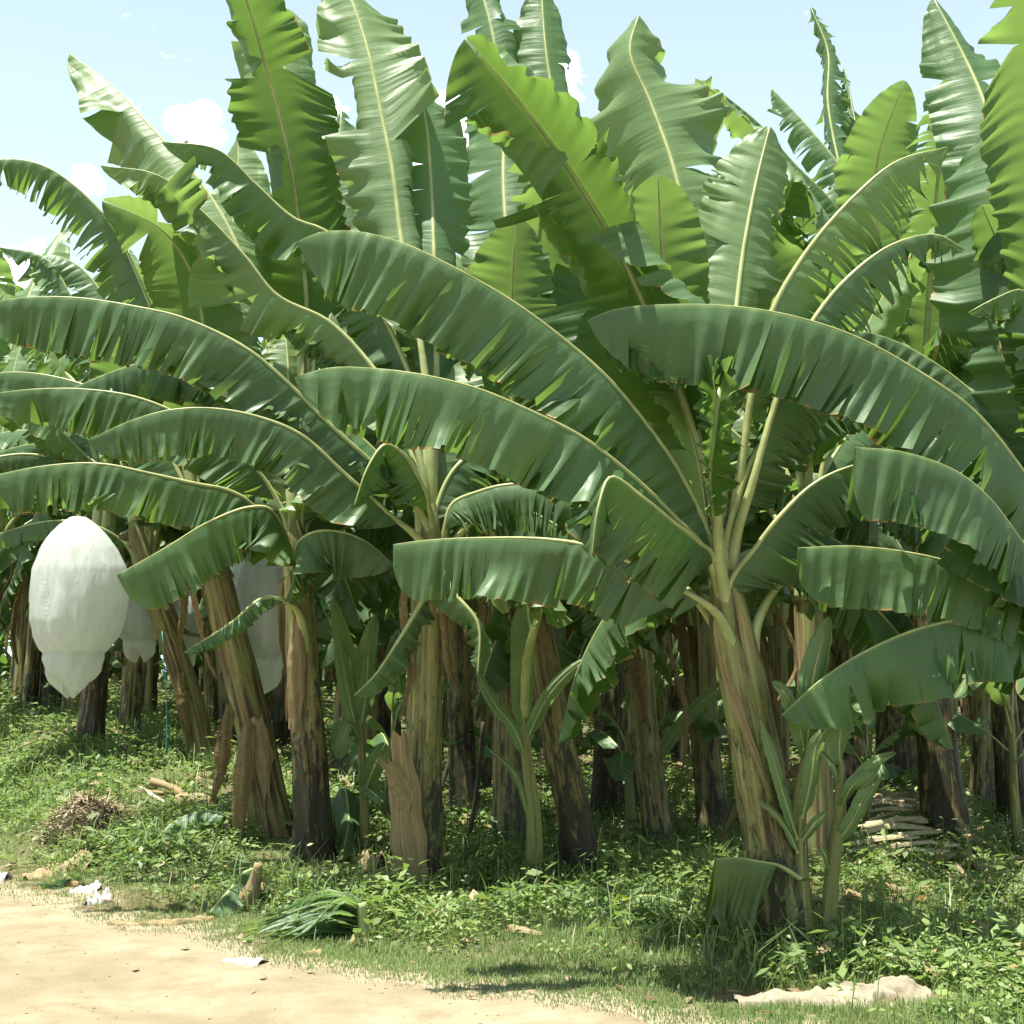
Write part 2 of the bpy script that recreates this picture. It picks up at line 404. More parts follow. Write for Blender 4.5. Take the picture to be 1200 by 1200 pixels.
def leaf(parent, pts, W=.33, t0=.22, ref=(0, 0, 1), aL=(25, 80), aR=(34, 78), slits=(7, 7), tat=.75, gap=.10, jit=20, hang=0., wave=7,
         material=None, seed=0, rib=.034, ribmat=None, lean=.16, nu=110, nv=8, blunt=0., name='leaf', roll=0., flap=.0, crease=.45, twist=40, more=1.45, shred=True, pleatA=.010):
    """One banana leaf: petiole and midrib tube, and two blade halves torn into strips.
    aL/aR: droop of the two halves near the midrib and at the margin, in degrees."""
    g = np.random.default_rng(seed)
    slits = (int(slits[0] * more), int(slits[1] * more))
    C, L = spline(pts, 60)
    T, N, S = frames(C, ref)
    if roll:
        ph = np.linspace(0, R(roll), len(C))[:, None]
        N, S = N * np.cos(ph) + S * np.sin(ph), S * np.cos(ph) - N * np.sin(ph)
    ts = np.linspace(0, 1, 60)
    def samp(A, b):
        t = t0 + (1 - t0) * b
        return np.stack([np.interp(t, ts, A[:, k]) for k in range(3)], 1)
    Lb = L * (1 - t0)
    V, Fq, U = [], [], []; base = 0
    for sgn, (a0, a1), ns in ((1, aR, slits[1]), (-1, aL, slits[0])):
        cuts = [0.]
        if ns:
            cand = np.sort(g.uniform(.04, .97, ns))
            if shred:
                for _ in range(2):
                    z0 = g.uniform(.08, .8); cand = np.append(cand, z0 + np.cumsum(g.uniform(.012, .03, int(g.integers(4, 9)))))
                cand = np.sort(cand)
            for c in cand:
                if c - cuts[-1] > .011 and c < .97: cuts.append(c)
        cuts.append(1.)
        vs = 1 - min(.97, tat * 1.2) * (.4 + .6 * g.uniform(0, 1, len(cuts)) ** .5)
        vs[0] = vs[-1] = 1.2
        fr = g.uniform(2, 16, 5); ph = g.uniform(0, 6.3, 5); am = g.normal(0, 1, 5) / (1 + fr / 9)
        for k in range(len(cuts) - 1):
            b0, b1 = cuts[k], cuts[k + 1]
            m = max(3, int(math.ceil((b1 - b0) * nu)) + 1)
            b = np.linspace(b0, b1, m)
            bm = .5 * (b0 + b1)
            p0 = samp(C, b); Tb = unit(samp(T, b)); Nb = unit(samp(N, b)); Sb = unit(samp(S, b)) * sgn
            pr = np.minimum(1, (np.maximum(b, 1e-4) / .14)) ** .62
            t1 = .52 + .40 * blunt; tail = np.clip((b - t1) / (1 - t1), 0, 1)
            pr = pr * np.maximum(1 - tail ** 2.4, 0) ** (.75 - .3 * blunt)
            w = W * pr * (1 + .03 * g.normal())
            vsc = np.interp(b, [b0, b1], [vs[k], vs[k + 1]])
            dj = g.normal(0, jit); sh = g.normal(0, .06 + .1 * hang)
            gp = min(.7, gap * (g.uniform(.6, 2.) if hang > .3 else (g.uniform(1, 3.2) if g.uniform() < .38 else g.uniform(0, .35))))
            wv = sum(am[q] * np.sin(6.283 * fr[q] * b + ph[q]) for q in range(5)) * wave
            pl = np.sin(6.283 * 19 * b + ph[0] + 2.2 * np.sin(6.283 * 3.1 * b + ph[1])) * wave * .8 + np.sin(6.283 * 33 * b + ph[2] + 2 * np.sin(17 * b + ph[3])) * wave * .5
            fold = g.uniform(45, 120) * (1 if g.uniform() < .75 else -1) if g.uniform() < flap else 0.; fv = g.uniform(.25, .6)
            rpp = np.zeros(m); tw = math.sin(g.normal(0, R(twist)))
            hg = hang * g.uniform(.5, 1.1)
            pos = p0 + Sb * .006
            rows = [pos]
            for j in range(1, nv + 1):
                v = (j - .5) / nv
                rp = np.clip((v - vsc) / np.maximum(1 - vsc, .05), 0, 1) * (vsc < 1.1)
                rp = np.where(vsc < 1, rp, 0)
                ang = np.radians(a0 + (a1 - a0) * (1 - (1 - min(1., v / crease)) ** 2) + wv * v + pl * v * np.clip(.35 + rp, 0, 1) + dj * rp + fold * rp ** .6 * (v > fv))
                dr = np.cos(ang)[:, None] * Sb - np.sin(ang)[:, None] * Nb + (lean + sh * rp)[:, None] * Tb
                hw = (hg * rp)[:, None] if hang else 0.
                if hang: dr = dr * (1 - hw) + DOWN[None] * hw
                dr = unit(dr)
                pos = pos + dr * (w / nv)[:, None] - Tb * ((b - bm) * Lb * gp * (rp - rpp) * 1.3)[:, None] + np.cross(Tb, dr) * ((b - bm) * Lb * tw * (rp - rpp))[:, None]; rpp = rp
                rows.append(pos)
            # corrugation across the blade, in patches, stronger towards the margin
            msk = np.clip(.55 + .9 * np.sin(6.283 * (1.7 * b + ph[4] / 6.3)) * np.sin(6.283 * (3.3 * b) + ph[3]), .12, 1)
            cor = np.sin(6.283 * b * Lb / .115 + ph[0] + 2.5 * np.sin(6.283 * b * 2.3 + ph[1])) + .7 * np.sin(6.283 * b * Lb / .19 + ph[2] + 2 * np.sin(6.283 * b * 3.1))
            dp = (rows[-1] - rows[0]); nrm = unit(np.cross(Tb, unit(dp)))
            for j in range(1, nv + 1):
                rows[j] = rows[j] + nrm * (cor * msk * pleatA * (j / nv) ** .6 * np.minimum(1, w / .15))[:, None]
            G = np.stack(rows, 1)                       # m × (nv+1)
            V.append(G.reshape(-1, 3))
            uu = np.repeat((b * Lb)[:, None], nv + 1, 1); vv = np.repeat(np.linspace(0, 1, nv + 1)[None] * sgn, m, 0)
            U.append(np.stack([uu, vv], -1).reshape(-1, 2))
            i, j = np.meshgrid(np.arange(m - 1), np.arange(nv), indexing='ij')
            w1 = nv + 1
            q = np.stack([i * w1 + j, i * w1 + j + 1, (i + 1) * w1 + j + 1, (i + 1) * w1 + j], -1).reshape(-1, 4)
            if sgn > 0: q = q[:, ::-1]
            Fq.append(q + base); base += m * w1
    lf = build(name, np.vstack(V), np.vstack(Fq), material or M_LEAF, parent, np.vstack(U))
    r = np.interp(ts, [0, t0 * .6, t0, min(.99, t0 + .45), 1], [rib * (1.9 if rib > .03 else 1.2), rib * 1.15, rib * .75, rib * .36, rib * .1])
    TV, TF = tube(C - N * (r * .35)[:, None], r, 8, .8, N)
    build('midrib', TV, TF, ribmat or M_RIB, lf)
    return lf


def trunk(parent, pts, r0, r1, kind='mixed', seed=0, name='trunk', rings=46, sides=36, flare=.25):
    g = np.random.default_rng(seed)
    C, L = spline(pts, rings)
    a = np.linspace(0, 2 * np.pi, sides + 1)
    h = np.linspace(0, 1, rings)
    rad = (r0 + (r1 - r0) * h ** .9 + r0 * flare * np.exp(-h * 14)) * np.interp(h, [0, .86, .95, 1], [1, 1, .8, .35])
    T = unit(np.gradient(C, axis=0))
    N = unit(np.array([0, -1., 0])[None] - (T @ np.array([0, -1., 0]))[:, None] * T); B = np.cross(T, N)
    A, Hh = np.meshgrid(a, h)
    ph = g.uniform(0, 6.3, 8)
    k = 3
    saw = ((A * k / (2 * np.pi) + Hh * 1.7 + .05 * np.sin(Hh * 9 + ph[0]) + ph[1]) % 1.0)
    saw2 = ((A * 2 / (2 * np.pi) - Hh * 1.1 + ph[2]) % 1.0)
    m = 1 + .12 * (np.minimum(saw, (1 - saw) * 9) - .5) + .08 * (np.minimum(saw2, (1 - saw2) * 9) - .5)
    m += .03 * np.sin(3 * A + ph[3] + Hh * 5) + .02 * np.sin(7 * A + ph[4] + 4 * Hh) + .015 * np.sin(Hh * 31 + ph[5] + 2 * np.sin(A))
    m[:, -1] = m[:, 0]
    V = C[:, None] + (rad[:, None] * m)[:, :, None] * (np.cos(A)[..., None] * N[:, None] + np.sin(A)[..., None] * B[:, None])
    w = sides + 1
    i, j = np.meshgrid(np.arange(rings - 1), np.arange(sides), indexing='ij')
    q = np.stack([i * w + j, i * w + j + 1, (i + 1) * w + j + 1, (i + 1) * w + j], -1).reshape(-1, 4)
    U = np.stack([A / (2 * np.pi), Hh * L], -1).reshape(-1, 2)
    return build(name, V.reshape(-1, 3), q, M_TRUNK[kind], parent, U)


def ribbon(C, width, normal, cup=.25, taper=(1, 1), nw=6, seed=0, rag=.1):
    """a long strip with a cupped cross section (dry sheaths, hanging dead leaves, cut stalks)"""
    g = np.random.default_rng(seed)
    n = len(C); T = unit(np.gradient(C, axis=0)); nr = np.asarray(normal, float)
    N = unit(nr[None] - (T @ nr)[:, None] * T); S = np.cross(T, N)
    h = np.linspace(0, 1, n)
    w = width * np.interp(h, [0, .5, 1], [taper[0], 1, taper[1]]) * (1 + rag * np.sin(h * 17 + g.uniform(0, 6)) * g.uniform(.5, 1))
    v = np.linspace(-1, 1, nw)
    V = C[:, None] + (w[:, None] * v[None] / 2)[..., None] * S[:, None] + (w[:, None] * cup * (1 - v[None] ** 2) + .010 * np.sin(v[None] * 6 + h[:, None] * 7))[..., None] * N[:, None]
    V[0] -= T[0] * (g.uniform(0, .5, nw) * width)[:, None]; V[-1] += T[-1] * (g.uniform(0, .5, nw) * width)[:, None]
    V[1:-1] += N[1:-1, None] * g.normal(0, .006 * min(1, width * 8), (n - 2, nw))[..., None]
    i, j = np.meshgrid(np.arange(n - 1), np.arange(nw - 1), indexing='ij')
    q = np.stack([i * nw + j, i * nw + j + 1, (i + 1) * nw + j + 1, (i + 1) * nw + j], -1).reshape(-1, 4)
    U = np.stack(np.broadcast_arrays(h[:, None] * 1.2, v[None]), -1).reshape(-1, 2)
    return V.reshape(-1, 3), q, U


def dry_sheath(parent, pts, width, normal, seed=0, material=None, taper=(1, .5), cup=.25, name='dry_sheath'):
    C, L = spline(pts, 24)
    V, q, U = ribbon(C, width, normal, cup, taper, 7, seed)
    return build(name, V, q, material or M_DRY, parent, U)


# ------------------------------------------------------------------ the setting
def make_ground():
    xs = np.unique(np.concatenate([np.linspace(-300, -40, 14), np.linspace(-40, -9, 40), np.linspace(-9, 7, 260), np.linspace(7, 40, 40), np.linspace(40, 300, 14)]))
    def grid(ts):
        X, Tt = np.meshgrid(xs, ts, indexing='ij')
        Y = edge(X) + Tt / .77
        Z = zg(X, Y)
        n, m = X.shape
        i, j = np.meshgrid(np.arange(n - 1), np.arange(m - 1), indexing='ij')
        q = np.stack([i * m + j, (i + 1) * m + j, (i + 1) * m + j + 1, i * m + j + 1], -1).reshape(-1, 4)
        return np.stack([X, Y, Z], -1).reshape(-1, 3), q, np.stack([Tt, X], -1).reshape(-1, 2)
    b = MB()
    b.add(*grid(np.unique(np.concatenate([np.linspace(0, 6, 70), np.linspace(6, 30, 60), np.linspace(30, 400, 30)]))))
    b.add(*grid(np.concatenate([np.linspace(-300, -40, 12), np.linspace(-38, -9, 16)])))
    o = b.done('ground', M_SOIL); o['kind'] = 'structure'
    b = MB(); b.add(*grid(np.concatenate([np.linspace(-9, -4, 12), np.linspace(-3.7, 0, 60)])))
    o = b.done('dirt_road', M_ROAD); o['kind'] = 'structure'


make_ground()

# ------------------------------------------------------------------ banana plants
PROTO = []


def grow(parent, h, rt, n, seed, lean=(0, 0), dry=2, kind='mixed', r0=.16, low=2, Lm=2.5, thr=None, az0=None, only=None):
    """procedural plant around the parent's origin"""
    g = np.random.default_rng(seed)
    top = np.array([lean[0], lean[1], h]) if thr is None else np.asarray(thr, float)
    trunk(parent, [(0, 0, -.08), top * .35 + np.array([.03, .02, 0]), top * .72, top], r0, rt, kind, seed)
    crown(parent, top, n, seed, dry, low, Lm, az0, only)


def crown(parent, top, n, seed, dry=2, low=2, Lm=2.5, az0=None, only=None, rt=.07):
    g = np.random.default_rng(seed + 500)
    az = g.uniform(0, 6.3) if az0 is None else az0
    tr = lambda dz: top * (1 - dz / top[2])
    for k in range(n):
        az += 2.4 + g.normal(0, .25)
        f = k / max(1, n - 1)
        if only is not None and not only(az): continue
        e0 = 84 - 62 * f ** 1.1 + g.normal(0, 4)
        bend = 22 + 72 * f ** .8 + g.normal(0, 9)
        L = Lm * (1.08 - .35 * f + g.normal(0, .06)) * (.8 if k == 0 else 1)
        d = np.array([math.cos(az), math.sin(az), 0])
        P = [tr(.6 + .2 * f) + d * .05, tr(.15) + d * (.075 + .03 * f)]
        p = top + d * .08 * (1 + f); s = 0
        P.append(p.copy()); steps = 7
        side = np.array([-d[1], d[0], 0]) * g.normal(0, .13)
        for q in range(steps):
            e = R(e0 - bend * ((q + .5) / steps) ** 1.35)
            p = p + (d * math.cos(e) + side * (q / steps) + np.array([0, 0, math.sin(e)])) * L / steps
            P.append(p.copy())
        tat = g.uniform(.35, .95); comb = g.uniform() < .22
        ns = int(g.integers(8, 20)) if not comb else 44
        mt = M_YOUNG if f < .3 or g.uniform() < .12 else M_LEAF
        leaf(parent, P, W=g.uniform(.29, .37), t0=.27, aL=(8 + 34 * f, 22 + 70 * f ** .8 + g.normal(0, 8)), aR=(8 + 34 * f, 22 + 70 * f ** .8 + g.normal(0, 8)),
             slits=(ns, ns), tat=tat if not comb else .95, gap=.1 if not comb else .35, jit=16, hang=.12 if not comb else .55, flap=.12,
             material=mt, seed=seed * 31 + k, nu=70, nv=6, rib=.036, pleatA=.006, twist=24, more=.9, shred=f > .4)
    for k in range(low):
        a = g.uniform(0, 6.3)
        if only is not None and not only(a): continue
        d = np.array([math.cos(a), math.sin(a), 0])
        P = [tr(.7) + d * .04, tr(.32) + d * .14, top + d * .45 + np.array([0, 0, -.02]),
             top + d * .9 + np.array([0, 0, -.15]), top + d * 1.3 + np.array([0, 0, -.6]), top + d * 1.5 + np.array([0, 0, -1.1])]
        leaf(parent, P, W=.3, t0=.3, aL=(35, 85), aR=(35, 85), slits=(8, 8), tat=.8, material=M_LEAF if g.uniform() < .93 else M_YELLOW, seed=seed * 77 + k, nu=46, nv=5)
    for k in range(dry):
        a = g.uniform(0, 6.3); d = np.array([math.cos(a), math.sin(a), 0])
        P = [tr(.5) + d * .08, tr(.42) + d * .17, tr(.75) + d * .22, tr(1.25) + d * .2, tr(1.75) + d * (.22 + g.uniform(0, .1))]
        P = [p + (np.array([g.normal(0, .05), g.normal(0, .05), 0]) if q > 1 else 0) for q, p in enumerate(P)]; P[-1][2] += g.uniform(0, .6)
        dry_sheath(parent, P, g.uniform(.07, .15), d, seed + k, taper=(.4, .25), cup=.3, name='dry_leaf')


def hero(name, label, base_px, path_px, widths, kind, seed, group=None, cat='banana plant'):
    """plant whose stem follows a line seen in the photograph, at its own distance"""
    b, d = hit(*base_px)
    root = thing(name, label, cat, b, group)
    pts = [np.array([0, 0, -.1])]
    for q in path_px:
        dd = d + (q[2] if len(q) > 2 else 0)
        pts.append(at(q[0], q[1], dd) - b)
    trunk(root, pts, widths[0] / 2, widths[1] / 2, kind, seed)
    root_info[root] = (b, d, pts[-1])
    return root


root_info = {}


def hl(root, px, tilt=0., **kw):
    """leaf of a hero plant, base to tip; each point is (column, row, depth relative to the plant)"""
    b, d, top = root_info[root]
    px = [(q[0], q[1], q[2] + math.tan(R(tilt)) * max(0, px[0][1] - q[1]) / F * d * (i / (len(px) - 1)) ** .5) for i, q in enumerate(px)]
    P = [at(q[0], q[1], d + q[2]) - b for q in px]
    first = top * .8 + (P[0] - top) * .15
    first = top * .74 + (P[0] - top) * .1; hd = (P[1] - top) * np.array([1, 1, 0]); first = first + hd / (np.linalg.norm(hd) + .2) * .07; first[2] = min(P[0][2] - .35, top[2] * .74); first[:2] = top[:2] * (first[2] / top[2]) + hd[:2] / (np.linalg.norm(hd) + .2) * .05
    if tilt:
        kw['W'] = kw.get('W', .33) * 1.22
        if kw.get('hang', 0) < .3: kw = {**dict(more=.62, shred=False, pleatA=.005, twist=16, gap=.07, crease=.9), **kw}
    else:
        kw = {**dict(pleatA=.017, nu=150, crease=.28), **kw}
        kw['tat'] = max(kw.get('tat', .75), .8); kw['gap'] = kw.get('gap', .1) * 1.3; kw['more'] = kw.get('more', 1.7)
        if kw.get('hang', 0) < .3:
            for q in ('aL', 'aR'):
                if q in kw and kw[q][1] > 60: kw[q] = (max(kw[q][0], 58), kw[q][1])
    first[:2] = np.clip(first[:2], top[:2] * .9 - .08, top[:2] * .9 + .08) if False else first[:2]
    return leaf(root, [first] + P, **kw)


CAMREF = (0, -1, .15)


def back(yaw):
    return (math.sin(R(yaw)) * .8, math.cos(R(yaw)) * .8, .6)


def face(yaw):
    return (math.sin(R(yaw)), -math.cos(R(yaw)), .15)


G_FRONT = None
A = hero('banana_plant', 'large leaning banana plant by the road with a thick mottled yellow brown stem',
         (925, 1103), [(905, 1000), (880, 855), (858, 745), (848, 668)], (.35, .25), 'mottled', 1)
B = hero('banana_plant', 'banana plant with a torn tan sheath peeling off the front of its stem',
         (490, 1036), [(496, 900), (499, 760), (503, 640), (507, 590)], (.34, .2), 'mottled', 2)
Cp = hero('banana_plant', 'upright banana plant with black rotted stem base, by a half hidden white bag',
          (368, 1005), [(362, 880), (354, 760), (348, 660), (345, 610)], (.33, .21), 'dark', 3)
D = hero('banana_plant', 'tan stemmed banana plant leaning left with a long dead sheath hanging down its front',
         (322, 975), [(298, 860), (270, 745), (248, 660), (232, 590, .1)], (.36, .25), 'tan', 4)
E = hero('banana_plant', 'slanting brown banana plant just right of the big white bag',
         (242, 900), [(222, 820), (196, 740), (172, 670), (155, 610)], (.34, .22), 'tan', 5)
G = hero('banana_plant', 'banana plant at the right edge whose big leaves reach in over the weeds',
         (1290, 1062), [(1284, 900), (1272, 760), (1262, 670)], (.40, .26), 'mixed', 6)

# --- plant A (right of centre)
hl(A, [(835, 640, -.05), (800, 560, -.15), (760, 500, -.3), (710, 440, -.45), (660, 396, -.5), (600, 352, -.55), (530, 312, -.6), (470, 284, -.6), (415, 271, -.6), (372, 273, -.6), (348, 284, -.6)],
   W=.46, t0=.18, aL=(38, 96), aR=(34, 78), slits=(16, 9), tat=.7, blunt=.8, seed=11, jit=12, wave=10, gap=.1)
hl(A, [(832, 655, -.1), (795, 610, -.35), (735, 552, -.6), (680, 510, -.75), (620, 480, -.85), (560, 455, -.9), (500, 440, -.95), (440, 432, -.95), (388, 431, -1), (345, 442, -1)],
   W=.40, t0=.2, aL=(35, 92), aR=(34, 78), slits=(10, 8), tat=.6, blunt=.6, seed=12, jit=11, wave=9)
hl(A, [(845, 722, -.12), (800, 690, -.15), (760, 668, -.05), (700, 641, .15), (640, 631, .35), (560, 630, .55), (500, 633, .7), (461, 638, .75)],
   W=.40, t0=.2, aL=(40, 92), aR=(34, 78), slits=(5, 5), tat=.6, blunt=.9, seed=13, wave=6, jit=9)
hl(A, [(838, 655, -.12), (818, 634, -.4), (790, 612, -.7), (755, 583, -.95), (716, 558, -1.1), (702, 590, -1.2), (693, 652, -1.22)],
   W=.42, t0=.2, ref=(0, -.6, .8), aL=(40, 95), aR=(34, 78), slits=(5, 5), tat=.6, blunt=.8, seed=14, wave=8)
hl(A, [(842, 630, .05), (822, 540, .2), (790, 440, .3), (745, 335, .35), (715, 275, .35), (680, 218, .35), (640, 160, .35), (590, 97, .35), (545, 45, .35)],
   W=.58, t0=.34, tilt=-5, ref=back(-25), aR=(-6, 20), aL=(40, 85), slits=(6, 9), tat=.95, jit=22, seed=1515, wave=5, flap=.6, gap=.03, material=M_LEAF)
hl(A, [(846, 630, .1), (838, 520, .3), (822, 400, .45), (806, 280, .5), (790, 200, .5), (762, 120, .5), (738, 60, .45), (748, 18, .4)],
   W=.50, t0=.36, tilt=20, ref=face(-30), aL=(0, 35), aR=(34, 78), slits=(8, 5), tat=.9, flap=.35, jit=26, seed=16, wave=16, gap=.18, material=M_YOUNG)
hl(A, [(848, 640, .15), (820, 520, .4), (795, 400, .55), (780, 330, .6), (774, 260, .65), (771, 205, .65)],
   W=.23, t0=.4, tilt=-14, ref=back(10), aL=(5, 10), aR=(5, 10), slits=(3, 2), tat=.5, seed=17, material=M_YOUNG, blunt=.3)
hl(A, [(850, 640, .1), (852, 520, .1), (858, 420, .1), (864, 355, .1), (872, 290, .1), (886, 215, .1), (902, 148, .1)],
   W=.30, t0=.42, tilt=20, ref=face(12), aL=(5, 22), aR=(5, 30), slits=(5, 6), tat=.7, flap=.12, seed=18, wave=10, material=M_YOUNG)
hl(A, [(856, 640, .05), (868, 540, .05), (884, 440, .1), (905, 362, .15), (946, 292, .2), (1000, 230, .25), (1052, 188, .3), (1110, 172, .35)],
   W=.42, t0=.4, ref=(-.3, -.4, .8), aL=(20, 40), aR=(34, 78), slits=(20, 38), tat=.97, gap=.45, hang=.55, jit=10, seed=19, wave=6, material=M_YOUNG)
hl(A, [(858, 650, 0), (882, 560, -.05), (916, 450, 0), (955, 370, .1), (1000, 318, .15), (1050, 284, .2), (1100, 275, .25), (1131, 293, .25)],
   W=.34, t0=.36, ref=(-.3, -.4, .8), aL=(20, 40), aR=(34, 78), slits=(20, 36), tat=.95, gap=.4, hang=.6, jit=10, seed=20, wave=6)
hl(A, [(852, 690, -.08), (885, 640, -.1), (915, 602, -.1), (955, 565, -.05), (1000, 545, 0), (1040, 540, .05), (1080, 552, .1)],
   W=.34, t0=.2, ref=(0, -.25, 1), aL=(30, 60), aR=(30, 88), slits=(6, 6), tat=.5, seed=21)
hl(A, [(842, 645, -.15), (842, 590, -.28), (842, 520, -.38), (838, 462, -.42), (842, 458, -.5), (838, 500, -.58), (832, 560, -.6), (836, 605, -.6)],
   W=.22, t0=.42, ref=face(0), aL=(15, 75), aR=(15, 70), slits=(7, 5), tat=.8, seed=22, wave=14, blunt=.8, jit=18)
hl(A, [(850, 650, .02), (862, 590, .02), (880, 540, .05), (905, 500, .1), (935, 480, .2), (975, 478, .3)], W=.3, t0=.4, ref=(0, -.5, .8), aL=(20, 60), aR=(20, 70), slits=(6, 6), tat=.8, jit=20, seed=23, material=M_YOUNG)
hl(A, [(848, 650, .1), (870, 570, .25), (900, 500, .5), (950, 460, .8), (1010, 460, 1.1), (1070, 500, 1.3)], W=.34, t0=.3, aL=(30, 75), aR=(34, 78), slits=(9, 9), tat=.8, seed=24)
hl(A, [(844, 660, .1), (815, 590, .3), (770, 520, .6), (700, 470, .9), (620, 470, 1.1)], W=.34, t0=.25, aL=(30, 80), aR=(34, 78), slits=(9, 9), tat=.8, seed=25)
hl(A, [(838, 670, .1), (800, 640, .4), (740, 620, .8), (680, 640, 1.1), (630, 690, 1.3)], W=.32, t0=.25, aL=(35, 85), aR=(35, 85), slits=(8, 8), tat=.7, seed=26)
hl(A, [(850, 700, .05), (880, 650, .2), (930, 620, .5), (990, 640, .8), (1050, 700, 1.0)], W=.32, t0=.25, aL=(35, 85), aR=(35, 85), slits=(8, 8), tat=.7, seed=27)

# --- plant B
hl(B, [(498, 640, -.1), (455, 600, -.25), (405, 555, -.4), (352, 508, -.5), (300, 487, -.55), (245, 478, -.6), (195, 481, -.65), (148, 495, -.65), (103, 516, -.65)],
   W=.36, t0=.22, aL=(40, 94), aR=(34, 78), slits=(12, 8), tat=.6, blunt=.4, seed=31, jit=9, gap=.14)
hl(B, [(500, 610, -.05), (440, 545, -.2), (385, 495, -.3), (340, 450, -.35), (290, 408, -.4), (215, 372, -.4), (165, 360, -.4), (80, 348, -.4), (0, 352, -.4), (-50, 366, -.4)],
   W=.44, t0=.2, aL=(36, 94), aR=(34, 78), slits=(13, 9), tat=.7, blunt=.4, seed=32, jit=11, wave=9)
hl(B, [(500, 570, .02), (470, 480, .15), (430, 420, .25), (385, 375, .3), (325, 345, .3), (288, 300, .3), (240, 250, .3), (185, 205, .3), (118, 194, .3)],
   W=.36, t0=.25, ref=(.25, -.35, .9), aL=(15, 80), aR=(34, 78), slits=(9, 6), tat=.9, flap=.3, seed=33, jit=22, wave=16, gap=.16, material=M_YOUNG)
hl(B, [(503, 560, .1), (490, 470, .3), (450, 370, .5), (385, 272, .6), (345, 255, .6), (300, 215, .6), (255, 175, .6), (190, 166, .6)],
   W=.36, t0=.3, ref=(.25, -.45, .85), aL=(15, 75), aR=(34, 78), slits=(7, 6), tat=.9, flap=.3, seed=34, jit=20, wave=14)
hl(B, [(506, 560, .05), (498, 440, .1), (482, 340, .15), (470, 280, .2), (460, 200, .2), (446, 130, .2), (430, 55, .2), (408, -10, .2), (385, -60, .2)],
   W=.36, t0=.34, tilt=20, ref=face(-5), aL=(0, 20), aR=(10, 35), slits=(9, 9), tat=.85, flap=.3, seed=35, jit=16, wave=12, material=M_YOUNG)
hl(B, [(508, 560, .15), (512, 440, .25), (509, 300, .35), (506, 230, .4), (500, 150, .4), (490, 98, .4)],
   W=.33, t0=.38, tilt=20, ref=face(15), aL=(15, 50), aR=(8, 30), slits=(12, 8), tat=.8, flap=.25, seed=36, jit=15, wave=10)
hl(B, [(505, 600, -.1), (492, 560, -.25), (472, 530, -.35), (452, 520, -.42), (432, 545, -.5), (415, 592, -.55)],
   W=.26, t0=.3, ref=(0, -.5, .8), aL=(35, 88), aR=(34, 78), slits=(9, 5), tat=.6, seed=37, wave=14)
hl(B, [(512, 590, 0), (540, 540, .1), (590, 520, .3), (640, 540, .5), (690, 590, .6)], W=.32, t0=.25, aL=(35, 85), aR=(35, 85), slits=(8, 8), tat=.7, seed=38)
hl(B, [(500, 590, .1), (470, 500, .3), (430, 420, .4), (380, 388, .4), (330, 386, .4)], W=.34, t0=.3, aL=(40, 92), aR=(34, 78), slits=(6, 6), tat=.5, seed=39)
hl(B, [(508, 640, -.1), (530, 690, -.25), (560, 730, -.35), (560, 790, -.4)], W=.16, t0=.25, ref=(0, -.6, .8), aL=(20, 60), aR=(20, 60), slits=(3, 3), seed=40)
hl(B, [(500, 700, -.1), (470, 745, -.2), (440, 790, -.25), (415, 815, -.3)], W=.17, t0=.2, ref=(0, -.6, .8), aL=(20, 60), aR=(20, 60), slits=(3, 3), seed=41)
hl(B, [(512, 600, .1), (560, 480, .5), (600, 400, .8), (640, 330, 1.0), (660, 240, 1.1), (650, 150, 1.1)], W=.34, t0=.35, tilt=20, ref=face(20), aL=(10, 40), aR=(10, 40), slits=(10, 10), tat=.9, flap=.3, seed=42, jit=16)

# --- plant C
hl(Cp, [(340, 640, -.08), (312, 608, -.2), (285, 582, -.3), (262, 572, -.35), (230, 566, -.42), (180, 555, -.5), (118, 543, -.55), (60, 545, -.55), (0, 556, -.55), (-40, 570, -.55)],
   W=.38, t0=.2, aL=(40, 92), aR=(34, 78), slits=(13, 9), tat=.6, blunt=.4, seed=51, gap=.14)
hl(Cp, [(340, 620, .05), (310, 560, .05), (270, 520, 0), (215, 487, 0), (160, 465, 0), (100, 456, 0), (40, 456, 0), (-30, 464, 0)],
   W=.38, t0=.25, aL=(40, 92), aR=(34, 78), slits=(12, 9), tat=.7, seed=52, wave=9)
hl(Cp, [(342, 660, -.1), (333, 622, -.3), (315, 595, -.45), (290, 594, -.52), (245, 611, -.6), (195, 641, -.65), (137, 674, -.7)],
   W=.40, t0=.16, ref=(0, -.12, 1), aL=(40, 88), aR=(34, 78), slits=(4, 4), tat=.7, seed=53, blunt=.8, jit=12, gap=.06)
hl(Cp, [(350, 690, -.1), (347, 655, -.35), (352, 632, -.5), (372, 622, -.55), (400, 623, -.55), (430, 635, -.55), (462, 662, -.55)],
   W=.36, t0=.2, ref=(0, -.12, 1), aL=(40, 80), aR=(40, 92), slits=(3, 3), tat=.5, seed=54, blunt=.2)
hl(Cp, [(343, 590, .05), (335, 500, .15), (310, 380, .25), (270, 270, .3), (225, 200, .3), (180, 152, .3), (135, 104, .3), (82, 63, .3)],
   W=.34, t0=.42, tilt=20, ref=face(25), aL=(0, 15), aR=(60, 95), slits=(4, 6), tat=.7, flap=.15, seed=55, wave=8, jit=14, material=M_YOUNG)
hl(Cp, [(347, 590, .1), (352, 460, .2), (350, 340, .3), (345, 230, .35), (338, 120, .35), (325, 35, .3), (315, 22, .2), (312, 60, .15), (318, 165, .12)],
   W=.24, t0=.45, tilt=20, ref=face(-10), aL=(10, 40), aR=(10, 40), slits=(5, 5), tat=.5, seed=56, wave=10, blunt=.8, material=M_YOUNG)
